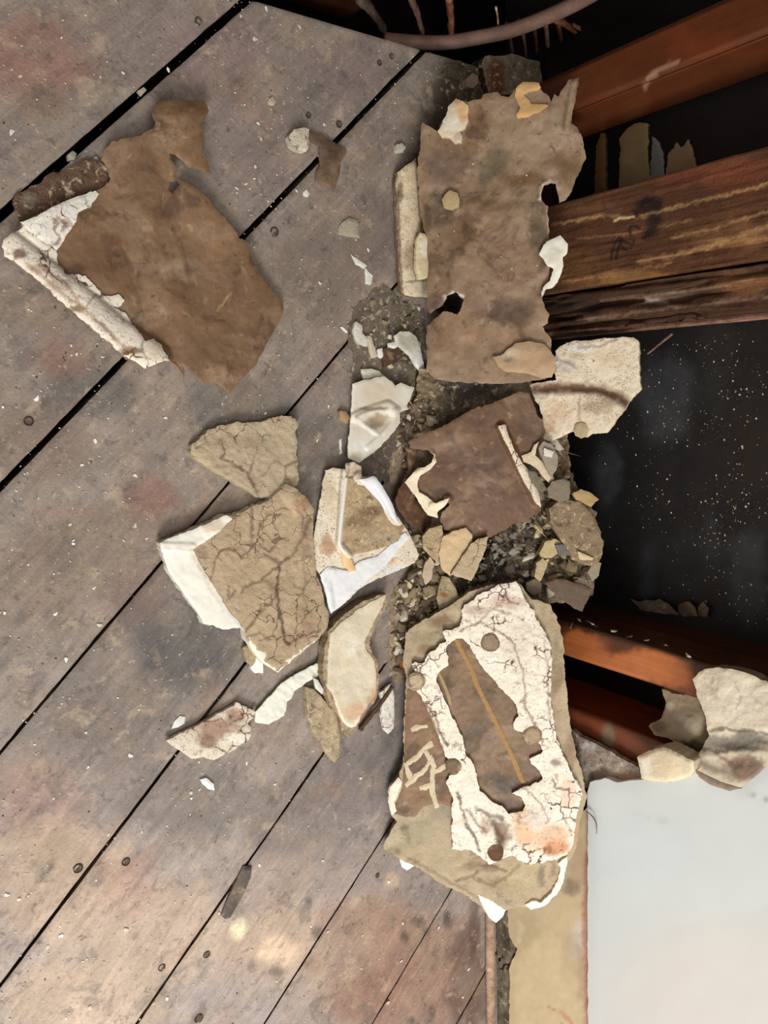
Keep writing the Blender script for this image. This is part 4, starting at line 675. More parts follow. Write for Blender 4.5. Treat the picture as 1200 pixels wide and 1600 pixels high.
# --- white plaster piece in the bay
plH = P3(W(850, 560, -.03), W(850, 680, -.03), W(1000, 600, .03))
hH = HF(.002, 40, 131, fine=.0008, grooves=[([(840, 607), (880, 604), (930, 605), (965, 614), (982, 626)], 8, .005)])
H_ = piece('plaster_slab', 'white brown-flecked plaster slab with a brown groove, standing in front of the black sheathing', 'plaster slab',
     [(868, 548), (885, 535), (905, 532), (935, 530), (968, 527), (990, 527), (998, 535), (998, 560), (1000, 590), (1001, 608), (985, 625), (965, 655), (948, 676), (925, 677), (918, 683), (905, 683), (895, 675), (880, 680), (862, 690), (850, 686), (845, 670), (848, 650), (842, 635), (832, 615), (828, 602), (845, 597), (868, 594), (866, 575)], plH, 0, .012, M_FLECK, (222, 208, 182), hH, seed=131, grid=2.5, ja=2, edge=(214, 200, 170), var=.07,
     blobs=[(905, 545, 26, 10, (230, 228, 220), .8), (880, 570, 24, 12, (196, 190, 182), .6), (950, 560, 40, 24, (214, 196, 164), .6), (935, 635, 34, 18, (170, 152, 124), .85), (955, 625, 20, 8, (160, 146, 122), .7), (870, 645, 30, 22, (212, 182, 150), .7), (860, 670, 16, 14, (166, 122, 90), .6), (907, 640, 6, 20, (214, 196, 166), .6)],
     strokes=[([(838, 607), (870, 606), (900, 606), (940, 610), (970, 622), (980, 634)], 11, (104, 74, 58), .95), ([(905, 543), (935, 540), (965, 532)], 2, (120, 104, 90), .6), ([(868, 560), (890, 568), (900, 575)], 3, (140, 120, 104), .6), ([(905, 622), (905, 655), (912, 662)], 2, (150, 124, 98), .6)])
slab('plaster_disc', [(896, 672), (900, 663), (908, 660), (916, 663), (920, 672), (916, 682), (908, 685), (899, 681)], plH, .003, .003, M_MORTAR, (178, 160, 128), HF(.0005), parent=H_, seed=132, grid=2.2, ja=.8)
# --- middle brown sheet
plI = P3(F(640, 690, .028), F(650, 820, .028), W(845, 720, -.035))
hI = HF(.003, 60, 141, fine=.0004, gauss=[(720, 660, 50, .004), (760, 780, 60, .006)], ridges=[([(700, 780), (685, 800)], 8, .004), ([(783, 668), (808, 720), (840, 785)], 9, .005)])
Kp = piece('brown_paper_scrap', 'torn dark brown paper strip beneath the left end of the middle brown sheet', 'paper scrap',
     [(634, 700), (648, 700), (655, 730), (640, 755), (655, 790), (690, 815), (692, 828), (665, 832), (640, 822), (624, 800), (616, 782), (628, 758), (640, 735)], FLOOR, .022, .003, M_PAPER, (96, 66, 46), HF(.003, 24, 140, fine=.0005), seed=140, grid=2.5, ja=2.5, blobs=[(645, 730, 12, 30, (70, 52, 40), .7), (640, 800, 14, 10, (130, 98, 68), .5)])
I_ = piece('brown_paper_sheet', 'dark brown rectangular paper sheet with curled white tears, in the middle of the rubble', 'wall backing paper',
     [(638, 690), (660, 680), (690, 668), (710, 655), (730, 645), (745, 635), (752, 636), (765, 632), (790, 620), (812, 612), (826, 615), (833, 628), (838, 645), (848, 660), (851, 675), (845, 688), (835, 695), (830, 706), (818, 714), (822, 730), (835, 752), (843, 775), (846, 792), (835, 805), (820, 815), (800, 820), (790, 828), (765, 840), (750, 838), (741, 846), (728, 835), (712, 832), (696, 828), (688, 812), (692, 800), (702, 788), (695, 780), (680, 786), (668, 772), (652, 770), (652, 745), (665, 735), (676, 722), (676, 710), (668, 703), (650, 702), (640, 700)],
     plI, 0, .0015, M_PAPER, (104, 75, 51), hI, seed=141, grid=2.6, ja=2.4, var=.2, under=.004, edge=(140, 108, 80),
     blobs=[(690, 690, 40, 22, (120, 88, 62), .7), (740, 720, 60, 40, (86, 60, 42), .7), (700, 740, 30, 24, (92, 62, 40), .6), (770, 740, 40, 50, (110, 86, 70), .6), (780, 800, 50, 26, (108, 78, 60), .6), (720, 800, 40, 26, (116, 82, 58), .6), (755, 655, 24, 24, (108, 76, 54), .7), (825, 665, 22, 26, (84, 62, 46), .8), (800, 640, 40, 18, (100, 76, 56), .6), (690, 770, 20, 10, (70, 46, 32), .7)],
     strokes=[([(770, 668), (780, 662)], 4, (60, 42, 30), .7), ([(716, 782), (735, 783)], 1.6, (50, 34, 26), .8), ([(740, 640), (758, 632), (790, 620)], 1.8, (170, 140, 108), .5), ([(742, 672), (756, 680), (768, 674)], 2, (80, 56, 40), .6)])
slab('white_strip', [(778, 665), (790, 664), (795, 680), (803, 702), (815, 722), (827, 736), (838, 752), (843, 775), (845, 793), (838, 788), (830, 770), (818, 752), (810, 734), (800, 712), (790, 692), (783, 677)], plI, .006, .003, M_WHITE, (220, 206, 182), hI, parent=I_, seed=142, grid=2.2, ja=1.6)['label'] = 'white plaster strip'
slab('curled_tear', [(652, 732), (664, 730), (675, 722), (678, 711), (673, 706), (680, 710), (681, 722), (672, 734), (656, 744), (652, 760), (656, 771), (646, 773), (638, 762), (632, 754), (640, 745)], plI, .008, .0015, M_CREAM, (228, 212, 184), HF(.002, 20, 143, fine=.0003, ridges=[([(655, 738), (678, 720)], 6, .004)]), parent=I_, seed=143, grid=2.2, ja=1.2)
slab('curled_tear', [(648, 772), (656, 769), (668, 776), (680, 786), (690, 782), (702, 778), (698, 788), (688, 796), (683, 800), (684, 809), (668, 805), (661, 795), (655, 785)], plI, .007, .0015, M_CREAM, (230, 216, 188), HF(.002, 20, 144, fine=.0003, ridges=[([(675, 790), (700, 782)], 6, .004)]), parent=I_, seed=144, grid=2.2, ja=1.2)
slab('curled_tear', [(815, 712), (830, 706), (835, 695), (843, 690), (838, 702), (836, 712), (850, 724), (858, 735), (866, 748), (858, 755), (848, 745), (840, 735), (828, 725), (818, 722)], plI, .006, .002, M_CREAM, (210, 190, 160), HF(.002, 20, 145), parent=I_, seed=145, grid=2.2, ja=1.2)
# --- big leaning slab lower right
plM = P3(F(636, 1000, .024), F(622, 1250, .024), W(905, 1170, -.020))
hM = HF(.003, 60, 151, fine=.0006, gauss=[(835, 1300, 30, .006)])
M_ = piece('plaster_slab', 'largest plaster slab, layered white over brown, leaning on the wall at the stud feet', 'plaster slab',
     [(634, 988), (660, 970), (700, 948), (735, 925), (775, 912), (808, 908), (830, 935), (858, 945), (870, 965), (880, 1000), (882, 1040), (886, 1090), (890, 1130), (895, 1150), (900, 1180), (912, 1215), (917, 1245), (912, 1262), (905, 1285), (902, 1310), (896, 1335), (886, 1350), (880, 1372), (870, 1396), (850, 1414), (830, 1421), (812, 1417), (798, 1420), (788, 1425), (776, 1440), (765, 1433), (750, 1415), (730, 1400), (700, 1385), (680, 1375), (655, 1358), (630, 1344), (600, 1328), (599, 1320), (612, 1297), (620, 1285), (610, 1270), (605, 1250), (608, 1228), (624, 1213), (630, 1190), (630, 1150), (634, 1080), (636, 1060), (630, 1040), (632, 1010)],
     plM, 0, .022, M_MORTAR, (178, 160, 132), hM, seed=151, grid=3, ja=2.6, edge=(138, 122, 96), var=.08, under=.001,
     blobs=[(665, 995, 30, 14, (160, 148, 116), .8), (690, 970, 26, 14, (128, 104, 80), .8), (665, 1015, 18, 12, (134, 104, 76), .7), (870, 1060, 12, 90, (146, 126, 100), .7), (860, 970, 18, 30, (170, 150, 116), .6), (890, 1180, 12, 40, (142, 118, 92), .7), (900, 1240, 12, 26, (206, 176, 146), .8), (640, 1300, 50, 26, (158, 148, 124), .7), (690, 1270, 30, 20, (150, 142, 122), .7), (700, 1340, 60, 26, (176, 162, 132), .7), (810, 1370, 50, 30, (182, 166, 130), .7), (845, 1370, 9, 22, (112, 102, 88), .7), (750, 1355, 40, 10, (130, 112, 88), .7), (780, 1380, 24, 16, (150, 132, 102), .6), (632, 1297, 10, 10, (116, 102, 84), .8), (615, 1330, 16, 8, (110, 90, 72), .7), (900, 1300, 10, 30, (200, 150, 120), .6), (620, 1240, 16, 20, (214, 202, 176), .7)],
     strokes=[([(715, 1375), (740, 1368), (760, 1350), (790, 1362)], 3, (104, 86, 68), .7), ([(740, 1372), (770, 1385), (790, 1372), (810, 1352)], 3, (110, 92, 72), .6), ([(640, 1342), (700, 1375), (760, 1410)], 3, (110, 96, 78), .5), ([(850, 1340), (862, 1345), (868, 1365)], 4, (120, 104, 84), .5)])
M4 = slab('brown_underlayer', [(636, 1078), (650, 1076), (665, 1104), (680, 1140), (694, 1180), (704, 1200), (700, 1215), (706, 1250), (703, 1260), (682, 1255), (662, 1260), (648, 1276), (632, 1277), (616, 1272), (618, 1258), (628, 1232), (632, 1190), (633, 1130)], plM, .002, .002, M_PAPER, (128, 96, 66), hM, parent=M_, seed=152, grid=2.5, ja=1.4, blobs=[(690, 1240, 14, 16, (104, 72, 46), .7), (630, 1275, 24, 8, (150, 126, 98), .6)])
BG = (204, 190, 158)
for i, pth in enumerate(([(642, 1142), (652, 1136), (668, 1134)], [(636, 1194), (650, 1184), (662, 1170), (676, 1162)], [(664, 1172), (672, 1188), (666, 1200), (650, 1214), (634, 1228)], [(634, 1192), (637, 1206), (642, 1218)], [(672, 1180), (678, 1196), (676, 1216), (676, 1236), (682, 1262)], [(678, 1206), (688, 1202), (698, 1196)], [(656, 1232), (664, 1230), (676, 1226)])):
    w_ = 3.7; L = [np.array(p, float) for p in pth]; a = []; b = []
    for k, p in enumerate(L):
        t = L[min(k + 1, len(L) - 1)] - L[max(k - 1, 0)]; t /= np.linalg.norm(t); nn = np.array([-t[1], t[0]]); ww = w_ * (.9 + .3 * (k % 2))
        a.append(tuple(p + nn * ww)); b.append(tuple(p - nn * ww))
    slab('beige_vein', a + b[::-1], plM, .0032, .0008, M_CREAM, BG, hM, parent=M_, seed=160 + i, grid=2, ja=2.0)
slab('brown_underlayer', [(690, 1005), (715, 990), (745, 1000), (790, 1070), (820, 1115), (815, 1140), (855, 1160), (855, 1215), (825, 1240), (828, 1270), (790, 1280), (750, 1255), (735, 1215), (715, 1150), (690, 1095), (675, 1060)], plM, .0015, .002, M_PAPER, (118, 92, 64), hM, parent=M_, seed=153, grid=2.6, ja=1.5,
     blobs=[(725, 1035, 22, 36, (134, 108, 78), .8), (700, 1075, 10, 30, (76, 62, 48), .8), (735, 1110, 12, 24, (124, 98, 70), .7), (728, 1170, 12, 30, (74, 60, 46), .8), (770, 1215, 24, 10, (66, 56, 46), .8), (815, 1130, 12, 30, (134, 104, 74), .7), (750, 1150, 30, 40, (92, 74, 56), .7), (790, 1160, 30, 50, (124, 98, 72), .6), (790, 1230, 40, 16, (72, 62, 54), .8), (830, 1205, 20, 18, (112, 86, 66), .7), (800, 1260, 24, 14, (92, 70, 52), .8), (760, 1090, 20, 30, (96, 80, 62), .6)])
L = [np.array(p, float) for p in ((712, 996), (720, 1015), (738, 1048), (745, 1070), (760, 1100), (778, 1135), (795, 1170), (808, 1200), (818, 1224))]
slab('tan_stripe', [(p[0] + 4, p[1]) for p in L] + [(p[0] - 4, p[1]) for p in L[::-1]], plM, .0032, .0008, M_CREAM, (164, 128, 84), hM, parent=M_, seed=154, grid=2, ja=.8)
L = [np.array(p, float) for p in ((683, 1046), (692, 1065), (700, 1085), (704, 1102))]
slab('tan_stripe', [(p[0] + 2.5, p[1]) for p in L] + [(p[0] - 2.5, p[1]) for p in L[::-1]], plM, .0032, .0008, M_CREAM, (170, 144, 106), hM, parent=M_, seed=155, grid=2, ja=.6)
BR = (112, 78, 62)
hM2 = HF(.003, 60, 151, fine=.0009, gauss=[(835, 1300, 30, .006)])
slab('white_plaster_layer', [(720, 952), (745, 932), (775, 915), (806, 908), (815, 925), (830, 950), (846, 978), (858, 1005), (862, 1040), (860, 1080), (864, 1120), (868, 1150), (876, 1170), (890, 1200), (910, 1240), (905, 1262), (900, 1290), (896, 1318), (884, 1336), (858, 1346), (830, 1353), (812, 1347), (800, 1335), (782, 1345), (765, 1350), (750, 1338), (735, 1330), (706, 1327), (706, 1290), (708, 1250), (697, 1222), (701, 1211), (715, 1200), (705, 1192), (695, 1178), (682, 1135), (665, 1100), (650, 1078), (654, 1068), (662, 1060), (645, 1048), (643, 1036), (665, 1035), (668, 1024), (682, 1012), (697, 1002), (692, 988), (718, 978), (722, 965)],
     plM, .008, .006, M_WHITE, (236, 226, 208), hM2, parent=M_, seed=156, grid=2.5, ja=3.2, edge=(150, 124, 100), var=.05,
     holes=[[(697, 1010), (712, 997), (724, 998), (736, 1012), (745, 1030), (758, 1048), (775, 1066), (790, 1085), (806, 1100), (811, 1118), (802, 1130), (804, 1140), (822, 1147), (844, 1163), (849, 1174), (828, 1186), (829, 1193), (842, 1203), (848, 1216), (842, 1222), (820, 1230), (800, 1240), (814, 1245), (821, 1258), (818, 1268), (795, 1272), (784, 1260), (765, 1250), (750, 1235), (745, 1215), (740, 1195), (728, 1180), (722, 1150), (712, 1130), (700, 1105), (690, 1082), (682, 1065), (684, 1052), (701, 1040), (699, 1028)]],
     blobs=[(850, 1310, 50, 30, (214, 168, 128), .7), (815, 1290, 20, 40, (222, 180, 138), .7), (872, 1325, 26, 14, (204, 146, 104), .8), (858, 1328, 10, 10, (150, 92, 56), .8), (888, 1240, 16, 30, (226, 186, 158), .6), (840, 1280, 30, 20, (232, 222, 208), .5), (790, 940, 40, 14, (196, 166, 146), .6), (745, 955, 24, 12, (176, 146, 126), .6), (770, 1020, 14, 30, (236, 230, 220), .4), (808, 1010, 30, 60, (216, 204, 188), .5), (785, 1300, 16, 30, (120, 90, 70), .8), (760, 1290, 14, 20, (150, 120, 98), .6), (868, 1192, 12, 8, (96, 76, 62), .7)],
     strokes=[([(720, 985), (750, 972), (775, 985), (800, 1000), (818, 1050), (822, 1110)], 1.8, BR, .75), ([(790, 925), (795, 940), (810, 945)], 2, BR, .8), ([(745, 975), (770, 950), (800, 960)], 2.6, BR, .5), ([(660, 1095), (680, 1120), (690, 1150), (700, 1165)], 2.4, (88, 64, 50), .85), ([(815, 1095), (835, 1130), (850, 1165)], 2, BR, .7), ([(715, 1240), (730, 1290), (745, 1315), (750, 1330)], 2.4, (76, 56, 46), .85), ([(770, 1285), (785, 1310), (775, 1330)], 6, (84, 62, 50), .8), ([(865, 1218), (868, 1232), (888, 1234)], 2, (80, 62, 50), .85), ([(745, 1265), (770, 1275), (785, 1280)], 4, (90, 66, 52), .7), ([(730, 1265), (748, 1290), (760, 1300)], 2, BR, .7), ([(820, 1230), (845, 1255), (856, 1280)], 1.8, BR, .6), ([(850, 1000), (856, 1060), (858, 1120)], 2, BR, .4), ([(880, 1280), (893, 1300)], 2, BR, .6)])['label'] = 'thick white plaster layer with brown cracks'
def disc(cx, cy, r, c, h, seed, m=M_MORTAR):
    return slab('plaster_plug', [(cx + r * math.cos(a) * (1 + .08 * math.sin(3 * a + seed)), cy + r * math.sin(a)) for a in np.linspace(0, 2 * math.pi, 15)[:-1]], plM, h, .005, m, c, hM2, parent=M_, seed=seed, grid=2.2, ja=.8, strokes=[([(cx + (r - 1.5) * math.cos(a), cy + (r - 1.5) * math.sin(a)) for a in np.linspace(0, 2 * math.pi, 15)], 1.6, (84, 66, 54), .7)])
disc(766, 1004, 15, (150, 130, 108), .0092, 170); disc(650, 1065, 14, (184, 164, 136), .012, 171); disc(708, 1198, 13, (130, 108, 86), .0095, 172); disc(832, 1150, 15, (164, 144, 116), .0095, 173); disc(775, 1333, 13, (104, 76, 58), .0095, 174)
slab('white_painted_edge', [(624, 1343), (636, 1344), (650, 1349), (646, 1354), (636, 1360), (628, 1355)], plM, -.002, .003, M_PAINT, (238, 236, 226), HF(.0005), parent=M_, seed=175, grid=2, ja=1)
slab('white_painted_edge', [(746, 1398), (770, 1408), (790, 1422), (786, 1432), (775, 1442), (764, 1433), (756, 1418)], plM, .001, .004, M_PAINT, (236, 230, 214), HF(.0008), parent=M_, seed=176, grid=2.2, ja=1)
slab('white_painted_edge', [(820, 1413), (830, 1408), (845, 1410), (862, 1396), (870, 1378), (876, 1356), (872, 1350), (887, 1338), (886, 1352), (881, 1374), (871, 1397), (851, 1415), (830, 1422)], plM, .004, .006, M_PAINT, (236, 230, 212), HF(.0015, 20), parent=M_, seed=177, grid=2.2, ja=1.6)
slab('white_painted_edge', [(606, 1252), (609, 1230), (622, 1215), (628, 1222), (622, 1240), (616, 1252), (620, 1268), (612, 1274)], plM, .003, .004, M_PAINT, (226, 216, 192), HF(.0015, 16), parent=M_, seed=178, grid=2.2, ja=1.2)
# ================================================================ CHUNKS ON THE HEAP
def chunk(poly, h, th, label, m=M_CREAM, c=(190, 172, 138), seed=0, cat='plaster chunk', name='plaster_chunk', tilt=None, **k):
    pl_ = tilt or heapP
    return tag(slab(name, poly, pl_, h, th, m, c, HF(.0012, 16, seed, fine=.0008), grid=2.3, ja=1.5, seed=seed, **k), label, cat)
chunk([(858, 796), (868, 786), (882, 781), (905, 784), (922, 800), (932, 822), (943, 850), (940, 872), (928, 886), (905, 880), (892, 868), (880, 850), (868, 830), (860, 815)], .035, .022, 'stone-like grey-brown mortar slab in the rubble before the black sheathing', M_ROUGH, (138, 118, 94), 201, blobs=[(900, 830, 30, 30, (140, 120, 92), .6)])
chunk([(855, 765), (862, 752), (880, 748), (890, 752), (892, 768), (889, 780), (874, 784), (858, 778)], .045, .024, 'smooth grey-green block above the stone-like mortar slab', M_CREAM, (128, 118, 100), 202)
chunk([(853, 912), (868, 906), (885, 907), (910, 914), (926, 921), (918, 938), (910, 956), (896, 950), (876, 934), (860, 922)], .035, .010, 'flat dark taupe shard with a cream edge beside the orange-brown stud', M_CREAM, (104, 88, 74), 203, edge=(190, 164, 128))
chunk([(895, 770), (908, 764), (922, 770), (935, 780), (924, 792), (912, 786), (900, 782)], .04, .010, 'tan pointed chip sticking out toward the black sheathing', M_CREAM, (174, 146, 102), 204)
chunk([(660, 838), (672, 825), (690, 821), (694, 842), (688, 862), (684, 880), (670, 868), (660, 855)], .03, .012, 'rough beige chunk just below the left end of the middle brown sheet', M_ROUGH, (176, 154, 120), 205)
chunk([(692, 838), (710, 830), (728, 824), (738, 836), (738, 848), (728, 868), (718, 890), (702, 900), (690, 888), (686, 866)], .034, .014, 'cream-faced chunk leaning below the middle brown sheet', M_CREAM, (202, 176, 138), 206, blobs=[(705, 850, 12, 16, (206, 180, 134), .7)])
chunk([(738, 848), (752, 840), (763, 838), (757, 862), (748, 885), (736, 908), (722, 903), (704, 898), (718, 876)], .040, .016, 'slanting pale plaster brick with reddish edge, right of the cream-faced chunk', M_SAND, (184, 164, 134), 207, edge=(120, 92, 72))
chunk([(690, 900), (702, 903), (712, 920), (722, 945), (716, 962), (700, 966), (688, 960), (682, 935)], .022, .014, 'rounded mortar stump with an orange spot above the largest slab', M_ROUGH, (152, 138, 108), 208, blobs=[(693, 930, 7, 6, (156, 92, 48), .9), (700, 955, 12, 10, (128, 120, 108), .7)])
chunk([(664, 880), (672, 870), (678, 880), (674, 905), (664, 915), (660, 900)], .026, .008, 'narrow pinkish cream chip standing left of the mortar stump', M_CREAM, (186, 166, 142), 209)
chunk([(842, 700), (850, 690), (862, 694), (872, 712), (870, 735), (862, 745), (852, 728), (845, 712)], .05, .006, 'grey curled flake under the white plaster slab in the bay', M_CREAM, (150, 138, 120), 210)
chunk([(826, 735), (836, 738), (848, 752), (854, 764), (846, 770), (836, 760), (828, 748)], .045, .006, 'dark olive flake beside the white strip of the middle brown sheet', M_CREAM, (112, 106, 88), 211)
chunk([(850, 700), (866, 706), (862, 716), (850, 712)], .054, .003, 'small bright white flake under the grey curled flake', M_PAINT, (214, 206, 190), 212, cat='paint flake', name='paint_flake')
chunk([(842, 864), (852, 846), (868, 842), (880, 850), (876, 864), (860, 872), (846, 874)], .026, .014, 'round cream lump left of the stone-like mortar slab', M_CREAM, (186, 168, 124), 213)
chunk([(868, 852), (884, 850), (898, 858), (890, 868), (874, 868)], .032, .012, 'small blue-grey stone next to the round cream lump', M_CREAM, (106, 102, 96), 214)
chunk([(838, 880), (848, 872), (856, 880), (850, 896), (844, 908), (836, 902)], .03, .008, 'curved pale chip just above the flat taupe shard', M_CREAM, (178, 158, 124), 215)
chunk([(902, 862), (915, 866), (928, 872), (925, 876), (906, 874)], .04, .006, 'thin white-edged chip under the stone-like mortar slab', M_CREAM, (206, 186, 148), 216)
chunk([(822, 910), (836, 904), (846, 912), (846, 926), (832, 930), (824, 922)], .026, .010, 'dark grey-brown cube-like chunk left of the flat taupe shard', M_CREAM, (108, 96, 80), 217)
chunk([(918, 895), (928, 876), (940, 880), (936, 900), (925, 908)], .03, .008, 'greyish translucent chip at the foot of the stone-like mortar slab', M_CREAM, (146, 134, 112), 218)
chunk([(622, 1030), (632, 1022), (640, 1032), (636, 1048), (626, 1050)], .010, .008, 'rusty brown wood crumb touching the left corner of the largest slab', M_AGED, (128, 76, 42), 219, cat='wood crumb', name='wood_crumb')
chunk([(600, 700), (612, 694), (620, 702), (616, 718), (606, 722), (598, 714)], .008, .004, 'cream flake between the folded pocket paper and the middle brown sheet', M_CREAM, (208, 190, 156), 220)
def protos(n, seed, flat=.5):
    out = []
    rnd = random.Random(seed)
    import bmesh
    for i in range(n):
        bm = bmesh.new()
        for k in range(14):
            v = Vector((rnd.gauss(0, 1), rnd.gauss(0, 1), rnd.gauss(0, 1))).normalized()
            bm.verts.new((v.x * rnd.uniform(.75, 1.1), v.y * rnd.uniform(.55, .95), v.z * flat))
        r = bmesh.ops.convex_hull(bm, input=bm.verts)
        bmesh.ops.delete(bm, geom=[g for g in r['geom_interior'] if isinstance(g, bmesh.types.BMVert)], context='VERTS')
        me = bpy.data.meshes.new('crumb%d' % i)
        if flat > .3: bmesh.ops.bevel(bm, geom=bm.edges[:], offset=.09, segments=1, affect='EDGES')
        bm.to_mesh(me); bm.free()
        out.append(me)
    return out
def colored(me, c, m):
    me = me.copy(); a = me.color_attributes.new('Col', 'FLOAT_COLOR', 'POINT')
    a.data.foreach_set('color', np.tile(np.append(lin(c), 1), len(me.vertices))); me.materials.append(m)
    s = sum(c) / 3; me['tone'] = 'white' if s > 215 else 'cream' if s > 170 else 'beige' if s > 140 else 'grey-brown' if s > 100 else 'dark brown' if s > 66 else 'blackish'; return me
rnd = random.Random(7)
PB = protos(8, 3, .6); PF = protos(8, 5, .12)
CH = [colored(p, c, m) for p in PB for c, m in (((176, 158, 122), M_ROUGH), ((200, 182, 146), M_CREAM), ((150, 130, 104), M_ROUGH), ((112, 94, 78), M_ROUGH), ((206, 196, 176), M_CREAM))]
CHD = [colored(p, c, m) for p in PB for c, m in (((86, 82, 76), M_ROUGH), ((120, 112, 98), M_CREAM), ((58, 54, 52), M_ROUGH), ((150, 142, 124), M_CREAM))]
FL = [colored(p, c, M_PAINT) for p in PF for c in ((226, 220, 206), (206, 196, 174), (232, 230, 224))]
LM = [((220, 380), 'the upper left brown sheet'), ((510, 250), 'the small brown paper scrap'), ((545, 356), 'the flat grey-beige chip'), ((565, 420), 'the thin white sliver'), ((385, 715), 'the rounded beige slab'), ((400, 890), 'the big cracked beige slab'),
      ((330, 1145), 'the brown-stained chip'), ((448, 1085), 'the long white sliver'), ((505, 1130), 'the leaf-shaped chip'), ((550, 1040), 'the pointed plaster piece'), ((570, 830), 'the crumpled folded wallpaper'), ((595, 655), 'the folded pocket paper'), ((372, 1393), 'the wooden splinter'),
      ((635, 550), 'the pointed grey and white shard'), ((640, 360), 'the speckled plaster strip'), ((740, 740), 'the middle brown sheet'), ((900, 835), 'the stone-like mortar slab'), ((890, 930), 'the flat taupe shard'), ((735, 875), 'the slanting plaster brick'), ((700, 935), 'the mortar stump'),
      ((790, 880), 'the darkest gravel patch'), ((860, 858), 'the round cream lump'), ((848, 890), 'the curved pale chip'), ((690, 850), 'the cream-faced chunk'), ((674, 850), 'the rough beige chunk'), ((668, 892), 'the pinkish cream chip'), ((630, 1036), 'the rusty wood crumb'), ((605, 1110), 'the speckled white sliver'), ((858, 720), 'the grey curled flake'), ((915, 780), 'the tan pointed chip'), ((835, 918), 'the dark cube-like chunk'), ((600, 975), 'the top of the pointed plaster piece'),
      ((755, 1150), 'the largest slab'), ((874, 766), 'the grey-green block'), ((122, 1357), 'the lone dark nail head at lower left'), ((253, 1512), 'the nail heads near the bottom edge'), ((110, 245), 'the pebble in the widest gap'), ((45, 658), 'the nail head at the left edge'), ((425, 158), 'the crumb on the mauve board'), ((655, 1438), 'the round black stain at lower right'), ((780, 1500), 'the quarter-round moulding'), ((722, 110), 'the dark corner grit')]
def where(x, y):
    (lx, ly), nm = min(LM, key=lambda q: math.hypot(q[0][0] - x, q[0][1] - y))
    dx, dy = x - lx, y - ly; far = math.hypot(dx, dy)
    d = ('right of ' if dx > 0 else 'left of ') if abs(dx) > 2 * abs(dy) else ('below ' if dy > 0 else 'above ') if abs(dy) > 2 * abs(dx) else ('below and ' if dy > 0 else 'above and ') + ('right of ' if dx > 0 else 'left of ')
    return ('right ' if far < 18 else 'close ' if far < 34 else 'far ' if far > 150 else 'well ' if far > 95 else '') + d + nm
def scatter(name, label, cat, group, meshes, n, region, plane, h, r0, r1, pw=2.5, avoid=()):
    k = 0; xs = [p[0] for p in region]; ys = [p[1] for p in region]
    while k < n:
        x = rnd.uniform(min(xs), max(xs)); y = rnd.uniform(min(ys), max(ys))
        if not inside(np.array([x]), np.array([y]), region)[0]: continue
        if any(inside(np.array([x]), np.array([y]), a)[0] for a in avoid): continue
        r = r0 + (r1 - r0) * rnd.random() ** pw
        me = rnd.choice(meshes); o = bpy.data.objects.new(name, me); COL.objects.link(o)
        o.location = plane.at(x, y, h + r * .1); s = r
        q = Vector(plane.n).to_track_quat('Z', 'Y').to_matrix().to_4x4() @ Matrix.Rotation(rnd.uniform(0, 6.28), 4, 'Z') @ Matrix.Rotation(rnd.gauss(0, .35 if h > .001 else .05), 4, 'X')
        o.rotation_euler = q.to_euler(); o.scale = (s, s * rnd.uniform(.5, 1), s)
        t = (r - r0) / (r1 - r0); c = me['tone']
        sz = 'tiny' if t < .05 else 'very small' if t < .15 else 'small' if t < .35 else 'middling' if t < .65 else 'larger'
        tag(o, ' '.join(('%s %s %s %s' % (sz, c, cat, where(x, y))).split()[:16]), cat, group); k += 1
HR = [(650, 820), (700, 900), (690, 960), (640, 1010), (600, 1060), (590, 1030), (596, 950), (650, 890), (655, 860)]
scatter('plaster_crumb', 'small beige plaster crumb in the strip of rubble between the folded papers and the largest slab', 'crumb', 'crumbs between the folded papers and the largest slab', CH, 170, [(655, 815), (690, 870), (700, 960), (650, 990), (628, 1030), (596, 1060), (588, 1020), (600, 960), (640, 895), (655, 870)], heapP, .006, .003, .016, 2.0)
scatter('plaster_crumb', 'small crumb in the right part of the rubble below the black sheathing', 'crumb', 'crumbs at the foot of the black sheathing', CH, 120, [(850, 690), (885, 690), (890, 740), (915, 780), (900, 800), (930, 900), (900, 915), (835, 930), (800, 900), (830, 840), (860, 780), (845, 760)], heapP, .012, .003, .016, 2.0)
scatter('mortar_crumb', 'dark gravelly crumb below the middle brown sheet', 'gravel bit', 'dark gravel below the middle brown sheet', CHD, 120, [(770, 835), (830, 810), (838, 850), (820, 910), (790, 925), (745, 920), (755, 860)], heapP, .012, .003, .011, 2.0)
scatter('debris_crumb', 'small crumb between the folded pocket paper and the middle brown sheet', 'plaster crumb', 'crumbs left of the middle brown sheet', CH, 70, [(600, 690), (640, 650), (700, 640), (640, 690), (640, 750), (620, 790), (600, 745)], heapP, .004, .002, .012, 2.0)
scatter('debris_crumb', 'small crumb in the dusty area left of the foot of the tall brown sheet', 'crumb', 'crumbs in the dust by the tall sheet', CH, 70, [(560, 480), (615, 450), (660, 480), (665, 580), (660, 640), (640, 600), (600, 585), (590, 560), (560, 540)], FLOOR, .0012, .0014, .008)
scatter('mortar_crumb', 'x', 'crumb', 'crumbs between the folded papers and the largest slab', CH, 110, [(650, 825), (700, 880), (700, 955), (650, 990), (630, 1040), (596, 1062), (586, 1020), (600, 950), (640, 895)], heapP, .008, .003, .015, 1.6)
FR = [(0, 0), (390, 0), (740, 100), (690, 180), (650, 230), (618, 300), (620, 460), (560, 560), (545, 700), (500, 740), (470, 660), (300, 680), (240, 840), (380, 1000), (500, 1080), (600, 1150), (600, 1330), (750, 1430), (752, 1600), (0, 1600)]
sheetA = [(240, 150), (330, 155), (330, 290), (445, 480), (360, 615), (220, 580), (0, 390), (20, 300), (160, 240)]
